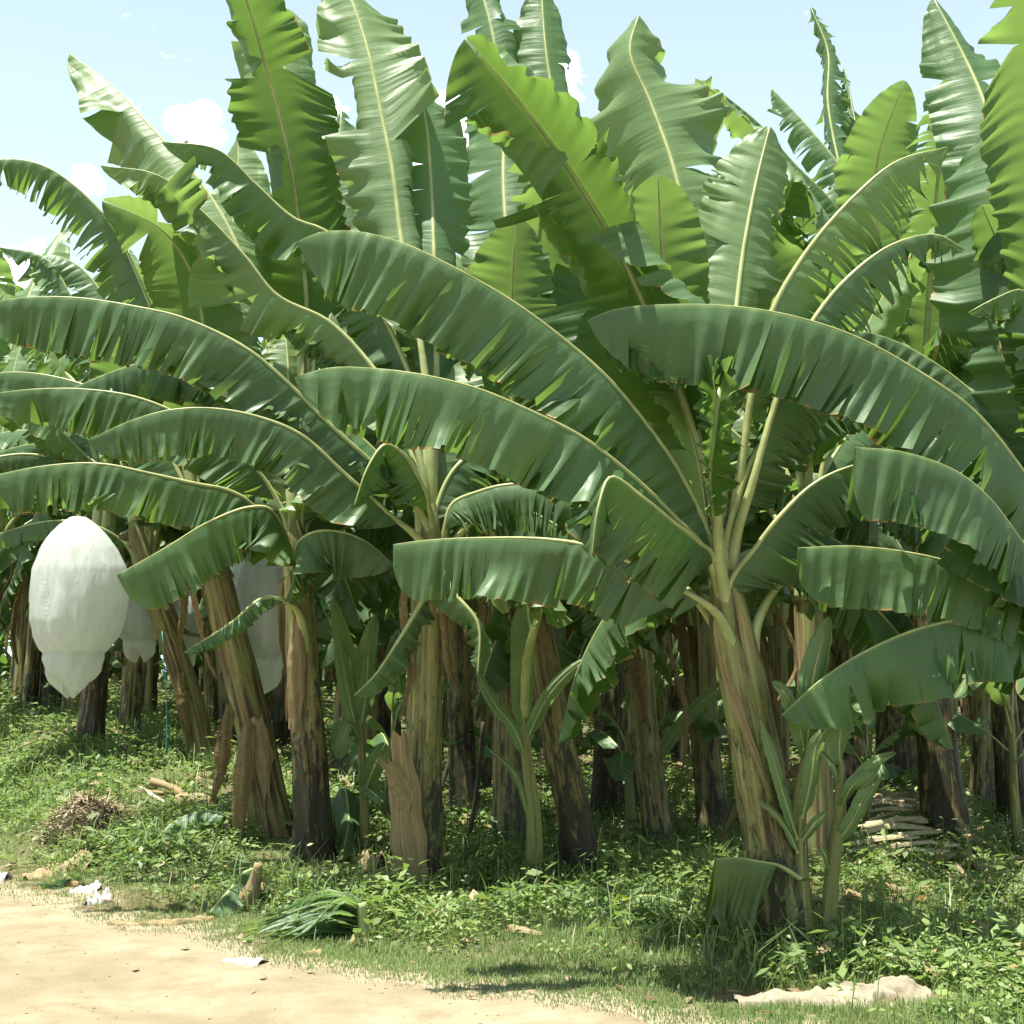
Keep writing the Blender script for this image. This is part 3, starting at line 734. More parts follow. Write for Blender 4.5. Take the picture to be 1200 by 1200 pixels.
hl(Cp, [(350, 590, .2), (360, 460, .5), (358, 330, .8), (340, 190, 1.0), (315, 90, 1.1), (285, -10, 1.1), (262, -60, 1.1)],
   W=.36, t0=.42, tilt=-14, ref=back(-15), aL=(5, 25), aR=(5, 40), slits=(9, 7), tat=.9, flap=.3, seed=57, wave=12, jit=18, gap=.16)
hl(Cp, [(355, 590, .1), (372, 540, .15), (395, 500, .3), (430, 490, .5), (470, 520, .7)], W=.3, t0=.3, aL=(30, 80), aR=(34, 78), slits=(6, 6), tat=.6, seed=58)
hl(Cp, [(356, 740, -.12), (345, 710, -.3), (310, 700, -.4), (270, 730, -.5), (215, 765, -.6)], W=.12, t0=.45, aL=(30, 60), aR=(34, 78), slits=(3, 3), seed=59)
hl(Cp, [(345, 600, .1), (320, 520, .3), (270, 440, .5), (200, 420, .6), (120, 440, .7), (40, 480, .7)], W=.36, t0=.25, aL=(35, 88), aR=(35, 80), slits=(10, 10), tat=.8, seed=60)
hl(Cp, [(350, 600, .1), (365, 500, .25), (380, 400, .4), (400, 300, .5), (395, 210, .5), (400, 130, .5)], W=.3, t0=.4, tilt=20, ref=face(-20), aL=(10, 40), aR=(10, 40), slits=(10, 10), tat=.8, seed=61, jit=16)

# --- plants D and E (left)
hl(D, [(225, 570, .1), (205, 500, .2), (190, 400, .4), (165, 330, .5), (130, 262, .55), (78, 210, .6), (40, 190, .6), (0, 187, .6), (-50, 200, .6)],
   W=.42, t0=.3, ref=(.1, -.2, 1), aL=(40, 92), aR=(34, 78), slits=(26, 12), tat=.92, gap=.35, hang=.5, seed=71, jit=12)
hl(D, [(228, 570, .1), (235, 480, .2), (240, 400, .3), (225, 320, .4), (190, 270, .4), (120, 235, .4)], W=.38, t0=.3, tilt=-14, ref=back(15), aL=(10, 40), aR=(20, 60), slits=(6, 6), tat=.8, flap=.3, seed=72, material=M_YOUNG, jit=18)
hl(D, [(222, 580, .1), (190, 520, .2), (140, 470, .3), (80, 445, .35), (10, 436, .4), (-50, 450, .4)], W=.36, t0=.22, aL=(35, 90), aR=(34, 78), slits=(10, 9), tat=.7, seed=73)
hl(D, [(232, 570, .2), (260, 480, .5), (300, 420, .8), (350, 400, 1.0), (410, 430, 1.2)], W=.34, t0=.25, aL=(30, 85), aR=(30, 85), slits=(8, 8), tat=.7, seed=74)
hl(D, [(228, 570, .2), (225, 470, .4), (250, 360, .6), (275, 250, .7), (280, 160, .7)], W=.32, t0=.4, tilt=20, ref=face(-15), aL=(10, 30), aR=(10, 40), slits=(6, 6), tat=.6, seed=75, material=M_YOUNG)
hl(E, [(150, 590, .1), (130, 500, .3), (110, 420, .6), (80, 340, .8), (50, 300, .9), (0, 290, 1.)], W=.36, t0=.3, aL=(30, 85), aR=(34, 78), slits=(24, 24), tat=.95, gap=.4, hang=.5, seed=81)
hl(E, [(148, 590, .1), (110, 540, .2), (60, 520, .3), (0, 530, .4), (-50, 560, .4)], W=.34, t0=.22, aL=(35, 90), aR=(34, 78), slits=(10, 9), tat=.7, seed=82)
hl(E, [(152, 590, .2), (160, 480, .5), (140, 380, .8), (90, 310, 1.), (50, 300, 1.), (20, 330, 1.)], W=.34, t0=.35, aL=(20, 60), aR=(20, 60), slits=(9, 9), tat=.7, seed=83)
hl(E, [(158, 590, .1), (190, 500, .3), (230, 450, .6), (290, 440, .8)], W=.34, t0=.3, aL=(30, 85), aR=(34, 78), slits=(9, 9), tat=.7, seed=84)
hl(E, [(150, 640, -.05), (110, 615, -.25), (60, 610, -.4), (0, 625, -.5), (-40, 640, -.5)], W=.22, t0=.2, aL=(35, 88), aR=(34, 78), slits=(5, 5), tat=.5, seed=85)

# --- plant G (right edge)
hl(G, [(1258, 660, -.1), (1230, 605, -.5), (1190, 540, -.9), (1140, 480, -1.1), (1080, 437, -1.25), (1000, 393, -1.35), (920, 368, -1.4), (850, 358, -1.4), (780, 357, -1.4), (722, 362, -1.4), (688, 375, -1.4)],
   W=.50, t0=.16, aL=(38, 95), aR=(34, 78), slits=(14, 9), tat=.75, blunt=.7, seed=91, jit=11, wave=8, gap=.12)
hl(G, [(1262, 690, -.2), (1235, 665, -.6), (1205, 645, -.95), (1183, 615, -1.2), (1160, 585, -1.35), (1120, 552, -1.5), (1060, 530, -1.6), (1003, 524, -1.65)],
   W=.42, t0=.22, aL=(42, 92), aR=(34, 78), slits=(3, 4), tat=.35, blunt=1, seed=92, wave=4, jit=6)
hl(G, [(1268, 730, -.2), (1235, 706, -.5), (1200, 692, -.8), (1150, 670, -1.), (1080, 650, -1.15), (1000, 640, -1.25), (935, 642, -1.3)],
   W=.38, t0=.22, aL=(42, 92), aR=(34, 78), slits=(4, 4), tat=.35, blunt=.9, seed=93, wave=5, jit=6)
hl(G, [(1275, 800, -.2), (1240, 765, -.5), (1200, 742, -.8), (1150, 724, -1.), (1080, 735, -1.15), (1010, 765, -1.25), (960, 798, -1.3), (916, 838, -1.3)],
   W=.40, t0=.2, ref=(-.1, -.25, 1), aL=(35, 72), aR=(34, 78), slits=(4, 4), tat=.5, blunt=.4, seed=94, wave=7)
hl(G, [(1262, 650, .05), (1235, 580, .05), (1195, 525, .05), (1155, 475, .1), (1110, 435, .15), (1040, 396, .2), (980, 385, .2)],
   W=.36, t0=.25, aL=(35, 88), aR=(34, 78), slits=(6, 6), tat=.5, seed=95)
hl(G, [(1262, 640, .1), (1235, 500, .2), (1205, 340, .3), (1165, 160, .35), (1150, 110, .35), (1126, 58, .35), (1094, -2, .35)],
   W=.34, t0=.42, tilt=20, ref=face(-8), aL=(0, 20), aR=(20, 70), slits=(5, 6), tat=.9, flap=.2, seed=96, gap=.2, jit=20, wave=9)
hl(G, [(1262, 640, -.1), (1245, 520, -.3), (1222, 400, -.5), (1200, 290, -.6), (1182, 220, -.65), (1165, 150, -.65)],
   W=.55, t0=.32, tilt=20, ref=face(-20), aL=(5, 30), aR=(10, 30), slits=(3, 3), tat=.4, seed=97, wave=9)
hl(G, [(1265, 640, 0), (1260, 480, 0), (1245, 300, 0), (1225, 150, 0), (1210, 40, 0), (1195, -40, 0)],
   W=.38, t0=.38, tilt=-14, ref=back(10), aL=(0, 25), aR=(0, 25), slits=(7, 5), tat=.8, flap=.25, seed=98, material=M_YOUNG, gap=.15)
hl(G, [(1262, 640, -.2), (1248, 540, -.5), (1232, 450, -.7), (1222, 380, -.8), (1200, 340, -.85), (1165, 350, -.9), (1135, 366, -.9)],
   W=.28, t0=.3, ref=(0, -.3, 1), aL=(30, 85), aR=(34, 78), slits=(5, 5), tat=.6, seed=99)
hl(G, [(1262, 640, .1), (1240, 520, .3), (1215, 400, .5), (1180, 310, .6), (1150, 240, .6)], W=.36, t0=.35, tilt=-14, ref=back(0), aL=(5, 30), aR=(5, 30), slits=(5, 5), tat=.8,flap=.25, seed=100, material=M_YOUNG)

# --- plants seen between and above the front ones
I = hero('banana_plant', 'banana plant with a leaning dark streaked stem right of the broad leaved middle shoot', (686, 1030), [(668, 940), (650, 850), (635, 760), (622, 660), (615, 600)], (.30, .2), 'dark', 7)
hl(I, [(618, 590, .1), (650, 470, .4), (670, 350, .7), (668, 240, .9), (655, 150, 1.), (640, 60, 1.), (634, -20, 1.)], W=.36, t0=.4, tilt=20, ref=face(10), aL=(5, 30), aR=(5, 30), slits=(9, 9), tat=.9, flap=.25, seed=111)
hl(I, [(615, 590, .15), (612, 470, .4), (600, 340, .7), (590, 220, .9), (590, 120, 1.), (575, 30, 1.), (555, -40, 1.)], W=.36, t0=.4, tilt=20, ref=face(-15), aL=(5, 30), aR=(5, 40), slits=(16, 10), tat=.9, flap=.3, seed=112)
hl(I, [(612, 590, .1), (604, 500, .2), (598, 400, .3), (600, 330, .35), (606, 255, .4)], W=.34, t0=.35, tilt=-14, ref=back(10), aL=(5, 30), aR=(5, 30), slits=(9, 6), tat=.7, flap=.2, seed=113, material=M_YOUNG)
hl(I, [(625, 600, .1), (665, 500, .3), (720, 430, .5), (780, 400, .7), (840, 420, .9)], W=.34, t0=.3, aL=(38, 88), aR=(34, 78), slits=(9, 9), tat=.8, seed=114)
hl(I, [(610, 600, .1), (570, 520, .2), (520, 470, .4), (460, 460, .6), (400, 500, .7)], W=.34, t0=.3, aL=(38, 88), aR=(34, 78), slits=(9, 9), tat=.8, seed=115)
hl(I, [(620, 620, -.1), (660, 600, -.2), (700, 640, -.3), (720, 700, -.3)], W=.28, t0=.25, aL=(38, 88), aR=(34, 78), slits=(5, 5), tat=.6, seed=116)
hl(I, [(620, 590, .2), (690, 430, .7), (720, 300, 1.), (740, 180, 1.2), (730, 90, 1.2)], W=.36, t0=.4, tilt=-14, ref=back(20), aL=(10, 40), aR=(10, 40), slits=(9, 9), tat=.9, flap=.3, seed=117, material=M_YOUNG)
N = hero('banana_plant', 'tall banana plant with shredded comb like leaves rising behind the large leaning plant', (1043, 925), [(1045, 800), (1047, 680), (1050, 560), (1052, 500)], (.42, .26), 'dark', 8)
hl(N, [(1050, 480, 0), (1020, 350, .1), (985, 250, .2), (930, 190, .25), (890, 145, .3), (850, 112, .3)], W=.42, t0=.3, ref=(.2, -.4, .8), aL=(20, 55), aR=(25, 70), slits=(34, 26), tat=.97, gap=.4, hang=.6, seed=121)
hl(N, [(1052, 480, .2), (1030, 330, .4), (995, 212, .5), (950, 152, .5), (905, 104, .5)], W=.42, t0=.3, tilt=20, ref=face(20), aL=(10, 40), aR=(30, 75), slits=(30, 20), tat=.97, gap=.4, hang=.5, seed=122)
hl(N, [(1053, 480, .1), (1040, 380, .2), (1030, 280, .3), (1028, 190, .35), (1060, 94, .35)], W=.42, t0=.45, tilt=-14, ref=back(10), aL=(0, 15), aR=(0, 15), slits=(2, 2), tat=.4, seed=123, material=M_YOUNG)
hl(N, [(1055, 480, .5), (1020, 330, .9), (985, 200, 1.2), (970, 120, 1.3), (970, 60, 1.3), (950, 8, 1.3)], W=.34, t0=.45, tilt=20, ref=face(-30), aL=(15, 60), aR=(15, 60), slits=(30, 30), tat=.97, gap=.45, hang=.5, seed=124, flap=.3)
hl(N, [(1056, 480, .6), (1040, 330, 1.), (1015, 200, 1.4), (1000, 130, 1.5), (990, 80, 1.5)], W=.34, t0=.45, tilt=20, ref=face(30), aL=(15, 60), aR=(15, 60), slits=(30, 30), tat=.97, gap=.45, hang=.5, seed=125, flap=.3)
hl(N, [(1056, 490, .1), (1090, 370, .2), (1120, 290, .3), (1160, 240, .4), (1220, 230, .5)], W=.40, t0=.3, aL=(30, 85), aR=(30, 85), slits=(20, 20), tat=.9, hang=.3, seed=126)
hl(N, [(1048, 500, -.1), (1000, 420, -.2), (940, 380, -.2), (880, 390, -.2), (830, 440, -.2)], W=.40, t0=.25, aL=(35, 88), aR=(35, 88), slits=(12, 12), tat=.8, seed=127)
hl(N, [(1054, 490, .1), (1080, 330, .4), (1110, 200, .7), (1150, 110, .9)], W=.38, t0=.35, tilt=20, ref=face(0), aL=(10, 40), aR=(10, 40), slits=(20, 20), tat=.9, hang=.3, seed=128, flap=.2)
hl(N, [(1048, 490, .1), (990, 360, .4), (930, 270, .8), (860, 210, 1.1), (800, 200, 1.3)], W=.38, t0=.3, aL=(30, 75), aR=(30, 75), slits=(24, 24), tat=.95, hang=.5, gap=.3, seed=129)

# dead sheaths and leaves hanging on the front plants
def hsheath(root, px, width, seed, material=None, taper=(1, .5), cup=.25, normal=(0, -1, .1), name='dry_sheath'):
    b, d, top = root_info[root]
    return dry_sheath(root, [at(q[0], q[1], d + q[2]) - b for q in px], width, normal, seed, material, taper, cup, name)


hsheath(B, [(484, 1030, -.17), (478, 980, -.19), (474, 920, -.2), (470, 868, -.24)], .25, 1, M_STRAW, (1, .55), .22)
hsheath(B, [(476, 940, -.22), (462, 905, -.26), (448, 893, -.3)], .16, 2, M_STRAW, (1, .3))
hsheath(D, [(293, 850, -.19), (290, 862, -.27), (286, 900, -.3), (281, 945, -.3), (279, 985, -.28)], .17, 3, M_DRY, (.7, .5), .35, name='dry_leaf')
hsheath(D, [(270, 830, -.1), (262, 870, -.2), (258, 905, -.2), (250, 935, -.2)], .14, 4, M_DRY, (.6, .3), .3, name='dry_leaf')
hsheath(D, [(300, 845, -.17), (306, 880, -.2), (311, 925, -.2)], .2, 5, M_STRAW, (.7, .3), .3)
hsheath(Cp, [(345, 850, -.17), (347, 790, -.17), (349, 720, -.15)], .16, 6, M_STRAW, (.6, .5), .3)
hsheath(A, [(897, 920, -.2), (872, 850, -.2), (855, 800, -.23), (848, 776, -.3)], .065, 7, M_STRAW, (.4, .8), .3)
hsheath(E, [(172, 650, .1), (156, 632, .1), (140, 632, .1), (152, 690, .1)], .10, 9, M_DRY, (.6, .4), .3, name='dry_leaf')
hsheath(E, [(190, 650, -.08), (205, 640, -.2), (215, 690, -.22), (210, 760, -.22)], .12, 10, M_DRY, (.6, .4), .3, name='dry_leaf')
hsheath(E, [(212, 790, -.17), (214, 830, -.2), (222, 870, -.2)], .14, 12, M_DRY, (.6, .4), .3)

# short old leaves and dry leaves close round the front crowns
for rt_, sd, nl, ndry in ((A, 21, 3, 2), (B, 22, 4, 3), (Cp, 23, 3, 2), (D, 24, 2, 2), (E, 25, 2, 2), (G, 26, 3, 2), (I, 27, 4, 3), (N, 28, 4, 3)):
    crown(rt_, root_info[rt_][2], 3, 2000 + sd, ndry, nl, 2.0, None, lambda a: math.sin(a) > -.35)

# --- young shoots
def shoot(name, label, base_px, path_px, r, blades, seed, kind='green'):
    b, d = hit(*base_px)
    root = thing(name, label, 'young plant', b)
    pts = [np.array([0, 0, -.06])] + [at(q[0], q[1], d) - b for q in path_px]
    trunk(root, pts, r, r * .5, kind, seed, 'stem', 24, 16, .3)
    for k, (pp, w, kw) in enumerate(blades):
        P = [at(q[0], q[1], d + q[2]) - b for q in pp]
        leaf(root, P, **{**dict(W=w, t0=.04, ref=(.3, -.7, .5), aL=(-38, 5), aR=(-30, 20), slits=(0, 0), seed=seed * 9 + k, nu=30, nv=4, rib=.010, wave=9, material=M_YOUNG), **kw})
    return root


shoot('banana_shoot', 'young banana shoot with narrow pale leaves touching the right side of the large leaning stem', (943, 1108),
      [(938, 1040), (936, 960), (945, 880)], .075,
      [([(935, 985, -.05), (918, 930, -.12), (905, 885, -.15), (891, 843, -.15)], .05, {}), ([(936, 1000, -.06), (915, 960, -.12), (885, 935, -.15)], .03, {}),
       ([(943, 900, 0), (948, 850, -.05), (952, 800, -.05), (965, 745, 0), (972, 722, 0)], .09, {}), ([(940, 960, -.05), (950, 915, -.1), (958, 870, -.1), (968, 855, -.1)], .06, {}),
       ([(940, 985, -.05), (955, 965, -.1), (970, 952, -.1)], .03, {}), ([(943, 880, -.05), (935, 845, -.1), (922, 815, -.15), (905, 800, -.2)], .09, {})], 201)
shoot('banana_shoot', 'slender young banana shoot standing apart in the weeds right of the large leaning stem', (967, 1106),
      [(975, 1030), (984, 950), (986, 890)], .06,
      [([(985, 900, 0), (984, 870, -.05), (990, 840, -.05), (1012, 832, -.08), (1020, 850, -.1)], .10, {}), ([(984, 950, 0), (1000, 920, -.1), (1018, 905, -.12), (1032, 890, -.12)], .045, {}),
       ([(980, 990, 0), (1000, 960, -.08), (1015, 930, -.1), (1032, 908, -.1)], .05, {}), ([(984, 920, 0), (975, 895, -.08), (958, 880, -.1)], .035, {}),
       ([(985, 945, 0), (1010, 905, -.1), (1030, 890, -.15), (1050, 882, -.15)], .03, {}), ([(974, 1030, 0), (968, 1005, -.05), (960, 988, -.05)], .025, {})], 202)
shoot('banana_shoot', 'young banana shoot with one broad upright leaf and one broken folded leaf', (626, 1035),
      [(625, 960), (618, 890), (613, 840)], .075,
      [([(614, 860, 0), (612, 820, -.05), (612, 770, -.1), (612, 735, -.12), (614, 705, -.12)], .10, dict(blunt=.3)),
       ([(614, 840, .02), (618, 770, -.3), (636, 700, -.9), (640, 662, -1.15), (607, 651, -1.3), (588, 654, -1.35), (562, 668, -1.38)], .42, dict(W=.36, t0=.55, aL=(50, 92), aR=(40, 80), ref=(0, -.2, 1), blunt=1, rib=.03, slits=(4, 3), nu=36, nv=7)),
       ([(618, 890, -.02), (600, 850, -.1), (580, 825, -.15), (558, 785, -.15)], .06, {}), ([(620, 960, -.03), (605, 910, -.1), (588, 890, -.12), (572, 878, -.12)], .025, {}),
       ([(616, 870, 0), (640, 820, -.1), (665, 790, -.1), (690, 770, -.1)], .05, {})], 203)
shoot('banana_shoot', 'leafy young banana shoot between the black based stem and the stem with the peeling sheath', (428, 1000),
      [(427, 950), (424, 880), (422, 840)], .05,
      [([(424, 870, 0), (410, 850, -.1), (400, 870, -.15), (396, 890, -.15)], .10, {}), ([(424, 880, 0), (412, 830, -.05), (402, 780, -.08), (395, 745, -.08)], .08, {}),
       ([(426, 930, 0), (440, 895, -.1), (452, 870, -.12)], .08, {}), ([(426, 920, 0), (438, 930, -.1), (450, 940, -.15)], .06, {}),
       ([(424, 850, 0), (430, 800, -.05), (432, 760, -.08), (440, 720, -.08)], .08, {}), ([(424, 860, 0), (415, 800, .05), (400, 740, .1), (390, 700, .1)], .09, {})], 204)
shoot('banana_shoot', 'small young banana shoot with one drooping pale leaf before the dark trunks', (770, 990),
      [(766, 900), (756, 820), (750, 770)], .06,
      [([(752, 800, 0), (745, 765, -.1), (752, 742, -.15), (765, 745, -.2), (780, 775, -.22), (790, 805, -.25)], .14, dict(aL=(30, 70), aR=(34, 78))),
       ([(755, 830, 0), (768, 790, -.05), (775, 760, -.08)], .07, {}), ([(762, 900, 0), (790, 860, -.05), (815, 830, -.1), (850, 800, -.1)], .06, {})], 205)

# ------------------------------------------------------------------ plants standing in the rows behind
GRP = 'banana plants in the rows behind'
GLAB = 'tall leafy banana plant in the shady rows behind the roadside plants'


def copy_tree(o, parent=None):
    c = o.copy(); COL.objects.link(c)
    if parent is not None: c.parent = parent
    for ch in o.children: copy_tree(ch, c)
    return c


for k in range(6):
    r = thing('banana_plant', GLAB, 'banana plant', (0, 0, 0), GRP)
    grow(r, [2.9, 2.5, 3.1, 2.7, 2.3, 2.8][k], .09, [11, 10, 11, 9, 10, 11][k], 300 + k, lean=[(.1, 0), (-.2, .1), (.15, -.1), (-.1, 0), (.2, .1), (0, .1)][k],
         kind=['dark', 'mixed', 'dark', 'tan', 'mixed', 'dark'][k], dry=2, low=2, Lm=[2.7, 2.5, 2.7, 2.4, 2.3, 2.6][k], r0=[.14, .125, .155, .125, .12, .14][k])
    PROTO.append(r)

MID = [  # column and row of the stem's foot, prototype, scale, turn, label
    (776, 1000, 4, .95, 130, 'slim banana plant with a green brown stem beside the shoot with one drooping leaf'),
    (598, 985, 3, .95, 75, None), (560, 935, 1, 1.0, 200, None), (708, 962, 0, 1.05, 310, None), (738, 952, 2, 1.0, 40, None),
    (838, 978, 4, 1.15, 90, 'banana plant with a smooth green stem directly left of the large leaning stem'), (955, 1028, 3, 1., 260, 'brown stemmed banana plant standing close behind the large leaning plant'),
    (1112, 990, 2, 1.15, 150, 'banana plant with a very thick black streaked stem right of the pile of dry stalks'), (1152, 945, 1, 1.05, 285, None),
    (1190, 968, 5, 1.0, 60, None), (800, 900, 5, 1., 110, None), (645, 905, 5, 1., 215, None), (430, 900, 3, .95, 330, None),
    (105, 878, 0, .95, 45, 'banana plant with a dark stem standing under the big white bag'), (150, 862, 1, .95, 190, None), (30, 835, 4, 1.0, 300, None), (-50, 850, 0, 1.2, 20, None), (60, 838, 2, 1.15, 120, None), (540, 915, 2, .95, 10, None), (330, 880, 5, .95, 240, None)]
spots = []
for (px, py, k, s, a, lab) in MID:
    b, d = hit(px, py)
    spots.append((b, k, s * 1.18, a, lab))
# more rows, back to where the stems close up
g = np.random.default_rng(21)
row = 0
for d in np.concatenate([np.arange(12.6, 47, 2.3), np.arange(48.5, 60, 3.2)]):
    half = d * .39 + 1.0
    for x in np.arange(-half, half, (1.75 if d < 32 else 2.4) + .02 * d):
        xx = x + g.uniform(-.6, .6); yy = d + g.uniform(-.6, .6)
        if tt(xx, yy) < 2.6 or (xx < -1.5 and yy < 14.2) or (-.31 < xx / yy < -.17 and yy < 19): continue
        if any(math.hypot(xx - q[0][0], yy - q[0][1]) < 1.15 for q in spots): continue
        spots.append((np.array([xx, yy, float(zg(xx, yy))]), int(g.integers(0, 6)), g.uniform(1.12, 1.38), g.uniform(0, 360), None))
used = set()
for (b, k, s, a, lab) in spots:
    if k in used: o = copy_tree(PROTO[k])
    else: o = PROTO[k]; used.add(k)
    o.location = b; o.rotation_euler = (0, 0, R(a)); o.scale = (s, s, s)
    if lab:
        o['label'] = lab
        if 'group' in o: del o['group']
    else:
        o['label'] = GLAB; o['group'] = GRP

# young shoots scattered among the stems
def young(seed, h):
    g = np.random.default_rng(seed)
    r = thing('banana_shoot', 'small young banana shoot among the shaded stems of the grove', 'young plant', (0, 0, 0), 'young shoots among the shaded stems')
    trunk(r, [(0, 0, -.05), (.02, .01, h * .4), (0, .03, h * .75)], .06, .03, 'green', seed, 'stem', 20, 14, .3)
    az = g.uniform(0, 6.3)
    for k in range(6):
        az += 2.4; d = np.array([math.cos(az), math.sin(az), 0]); f = k / 5
        e = R(82 - 55 * f); L = h * g.uniform(.5, .75)
        p0 = np.array([0, .02, h * (.72 - .25 * f)])
        P = [p0, p0 + (d * math.cos(e) + np.array([0, 0, math.sin(e)])) * L * .4, p0 + (d * math.cos(e * .75) + np.array([0, 0, math.sin(e * .75)])) * L * .8, p0 + (d * math.cos(e * .35) + np.array([0, 0, math.sin(e * .35)])) * L * 1.15 - np.array([0, 0, L * .25 * f])]
        leaf(r, P, W=h * g.uniform(.07, .13), t0=.18, aL=(5, 45), aR=(5, 45), slits=(2, 2), shred=False, seed=seed * 13 + k, nu=30, nv=4, rib=.012, wave=8, material=M_YOUNG if k < 4 else M_LEAF)
    return r


YP = [young(900 + k, [1.5, 1.1, 1.9, 1.3][k]) for k in range(4)]
usedy = set()
g = np.random.default_rng(31)
yl = [(400, 900), (450, 960), (380, 930), (545, 985), (590, 960), (655, 930), (720, 1010), (745, 980), (810, 985), (880, 960), (1010, 985), (1080, 960), (1150, 990), (1195, 1000), (300, 900), (220, 870), (180, 850), (60, 850), (20, 860), (120, 845), (470, 900), (690, 900), (850, 910), (930, 930), (280, 860), (520, 870), (1120, 920), (1170, 920), (330, 850), (620, 880), (780, 890), (980, 910)]
yl = yl[1::3]
for i, (px, py) in enumerate(yl):
    b, d = hit(px + g.uniform(-8, 8), py)
    k = int(g.integers(0, 4))
    if k in usedy: o = copy_tree(YP[k])
    else: o = YP[k]; usedy.add(k)
    o.location = b; o.rotation_euler = (0, 0, g.uniform(0, 6.28)); sc = g.uniform(.75, 1.3); o.scale = (sc, sc, sc)
for k in range(4):
    if k not in usedy: YP[k].location = hit(640, 920)[0]


def far_grove():
    g = np.random.default_rng(77); n = 5200
    x = g.uniform(-36, 36, n); y = g.uniform(62, 70, n); z = g.uniform(-.2, 6.5, n) ** 1.0 + zg(x, y)
    an = g.uniform(0, 6.283, n); el = g.uniform(-1.2, .9, n); L = g.uniform(.5, 1.1, n); w = g.uniform(.12, .26, n)
    d = np.stack([np.cos(an) * np.cos(el), np.sin(an) * np.cos(el), np.sin(el)], -1) * L[:, None]
    s_ = unit(np.stack([-np.sin(an), np.cos(an), g.normal(0, .6, n)], -1)) * w[:, None]
    p = np.stack([x, y, z], -1); up = np.array([0, 0, .12])
    V = np.stack([p - d, p - d * .3 + s_, p + up, p - d * .3 - s_, p + d * .4 + s_, p + d, p + d * .4 - s_], 1).reshape(-1, 3)
    i = np.arange(n)[:, None] * 7
    Fq = np.concatenate([i + np.array([[0, 1, 2, 3]]), i + np.array([[2, 1, 4, 5]]), i + np.array([[3, 2, 5, 6]])], 0)
    U = np.repeat(np.stack([g.uniform(0, 40, n), g.uniform(.2, .8, n)], -1), 7, 0)
    o = build('far_grove', V, Fq, M_LEAF, None, U, True); o['kind'] = 'stuff'; o['label'] = 'far banana foliage closing the view between the stems'; o['category'] = 'foliage'


far_grove()

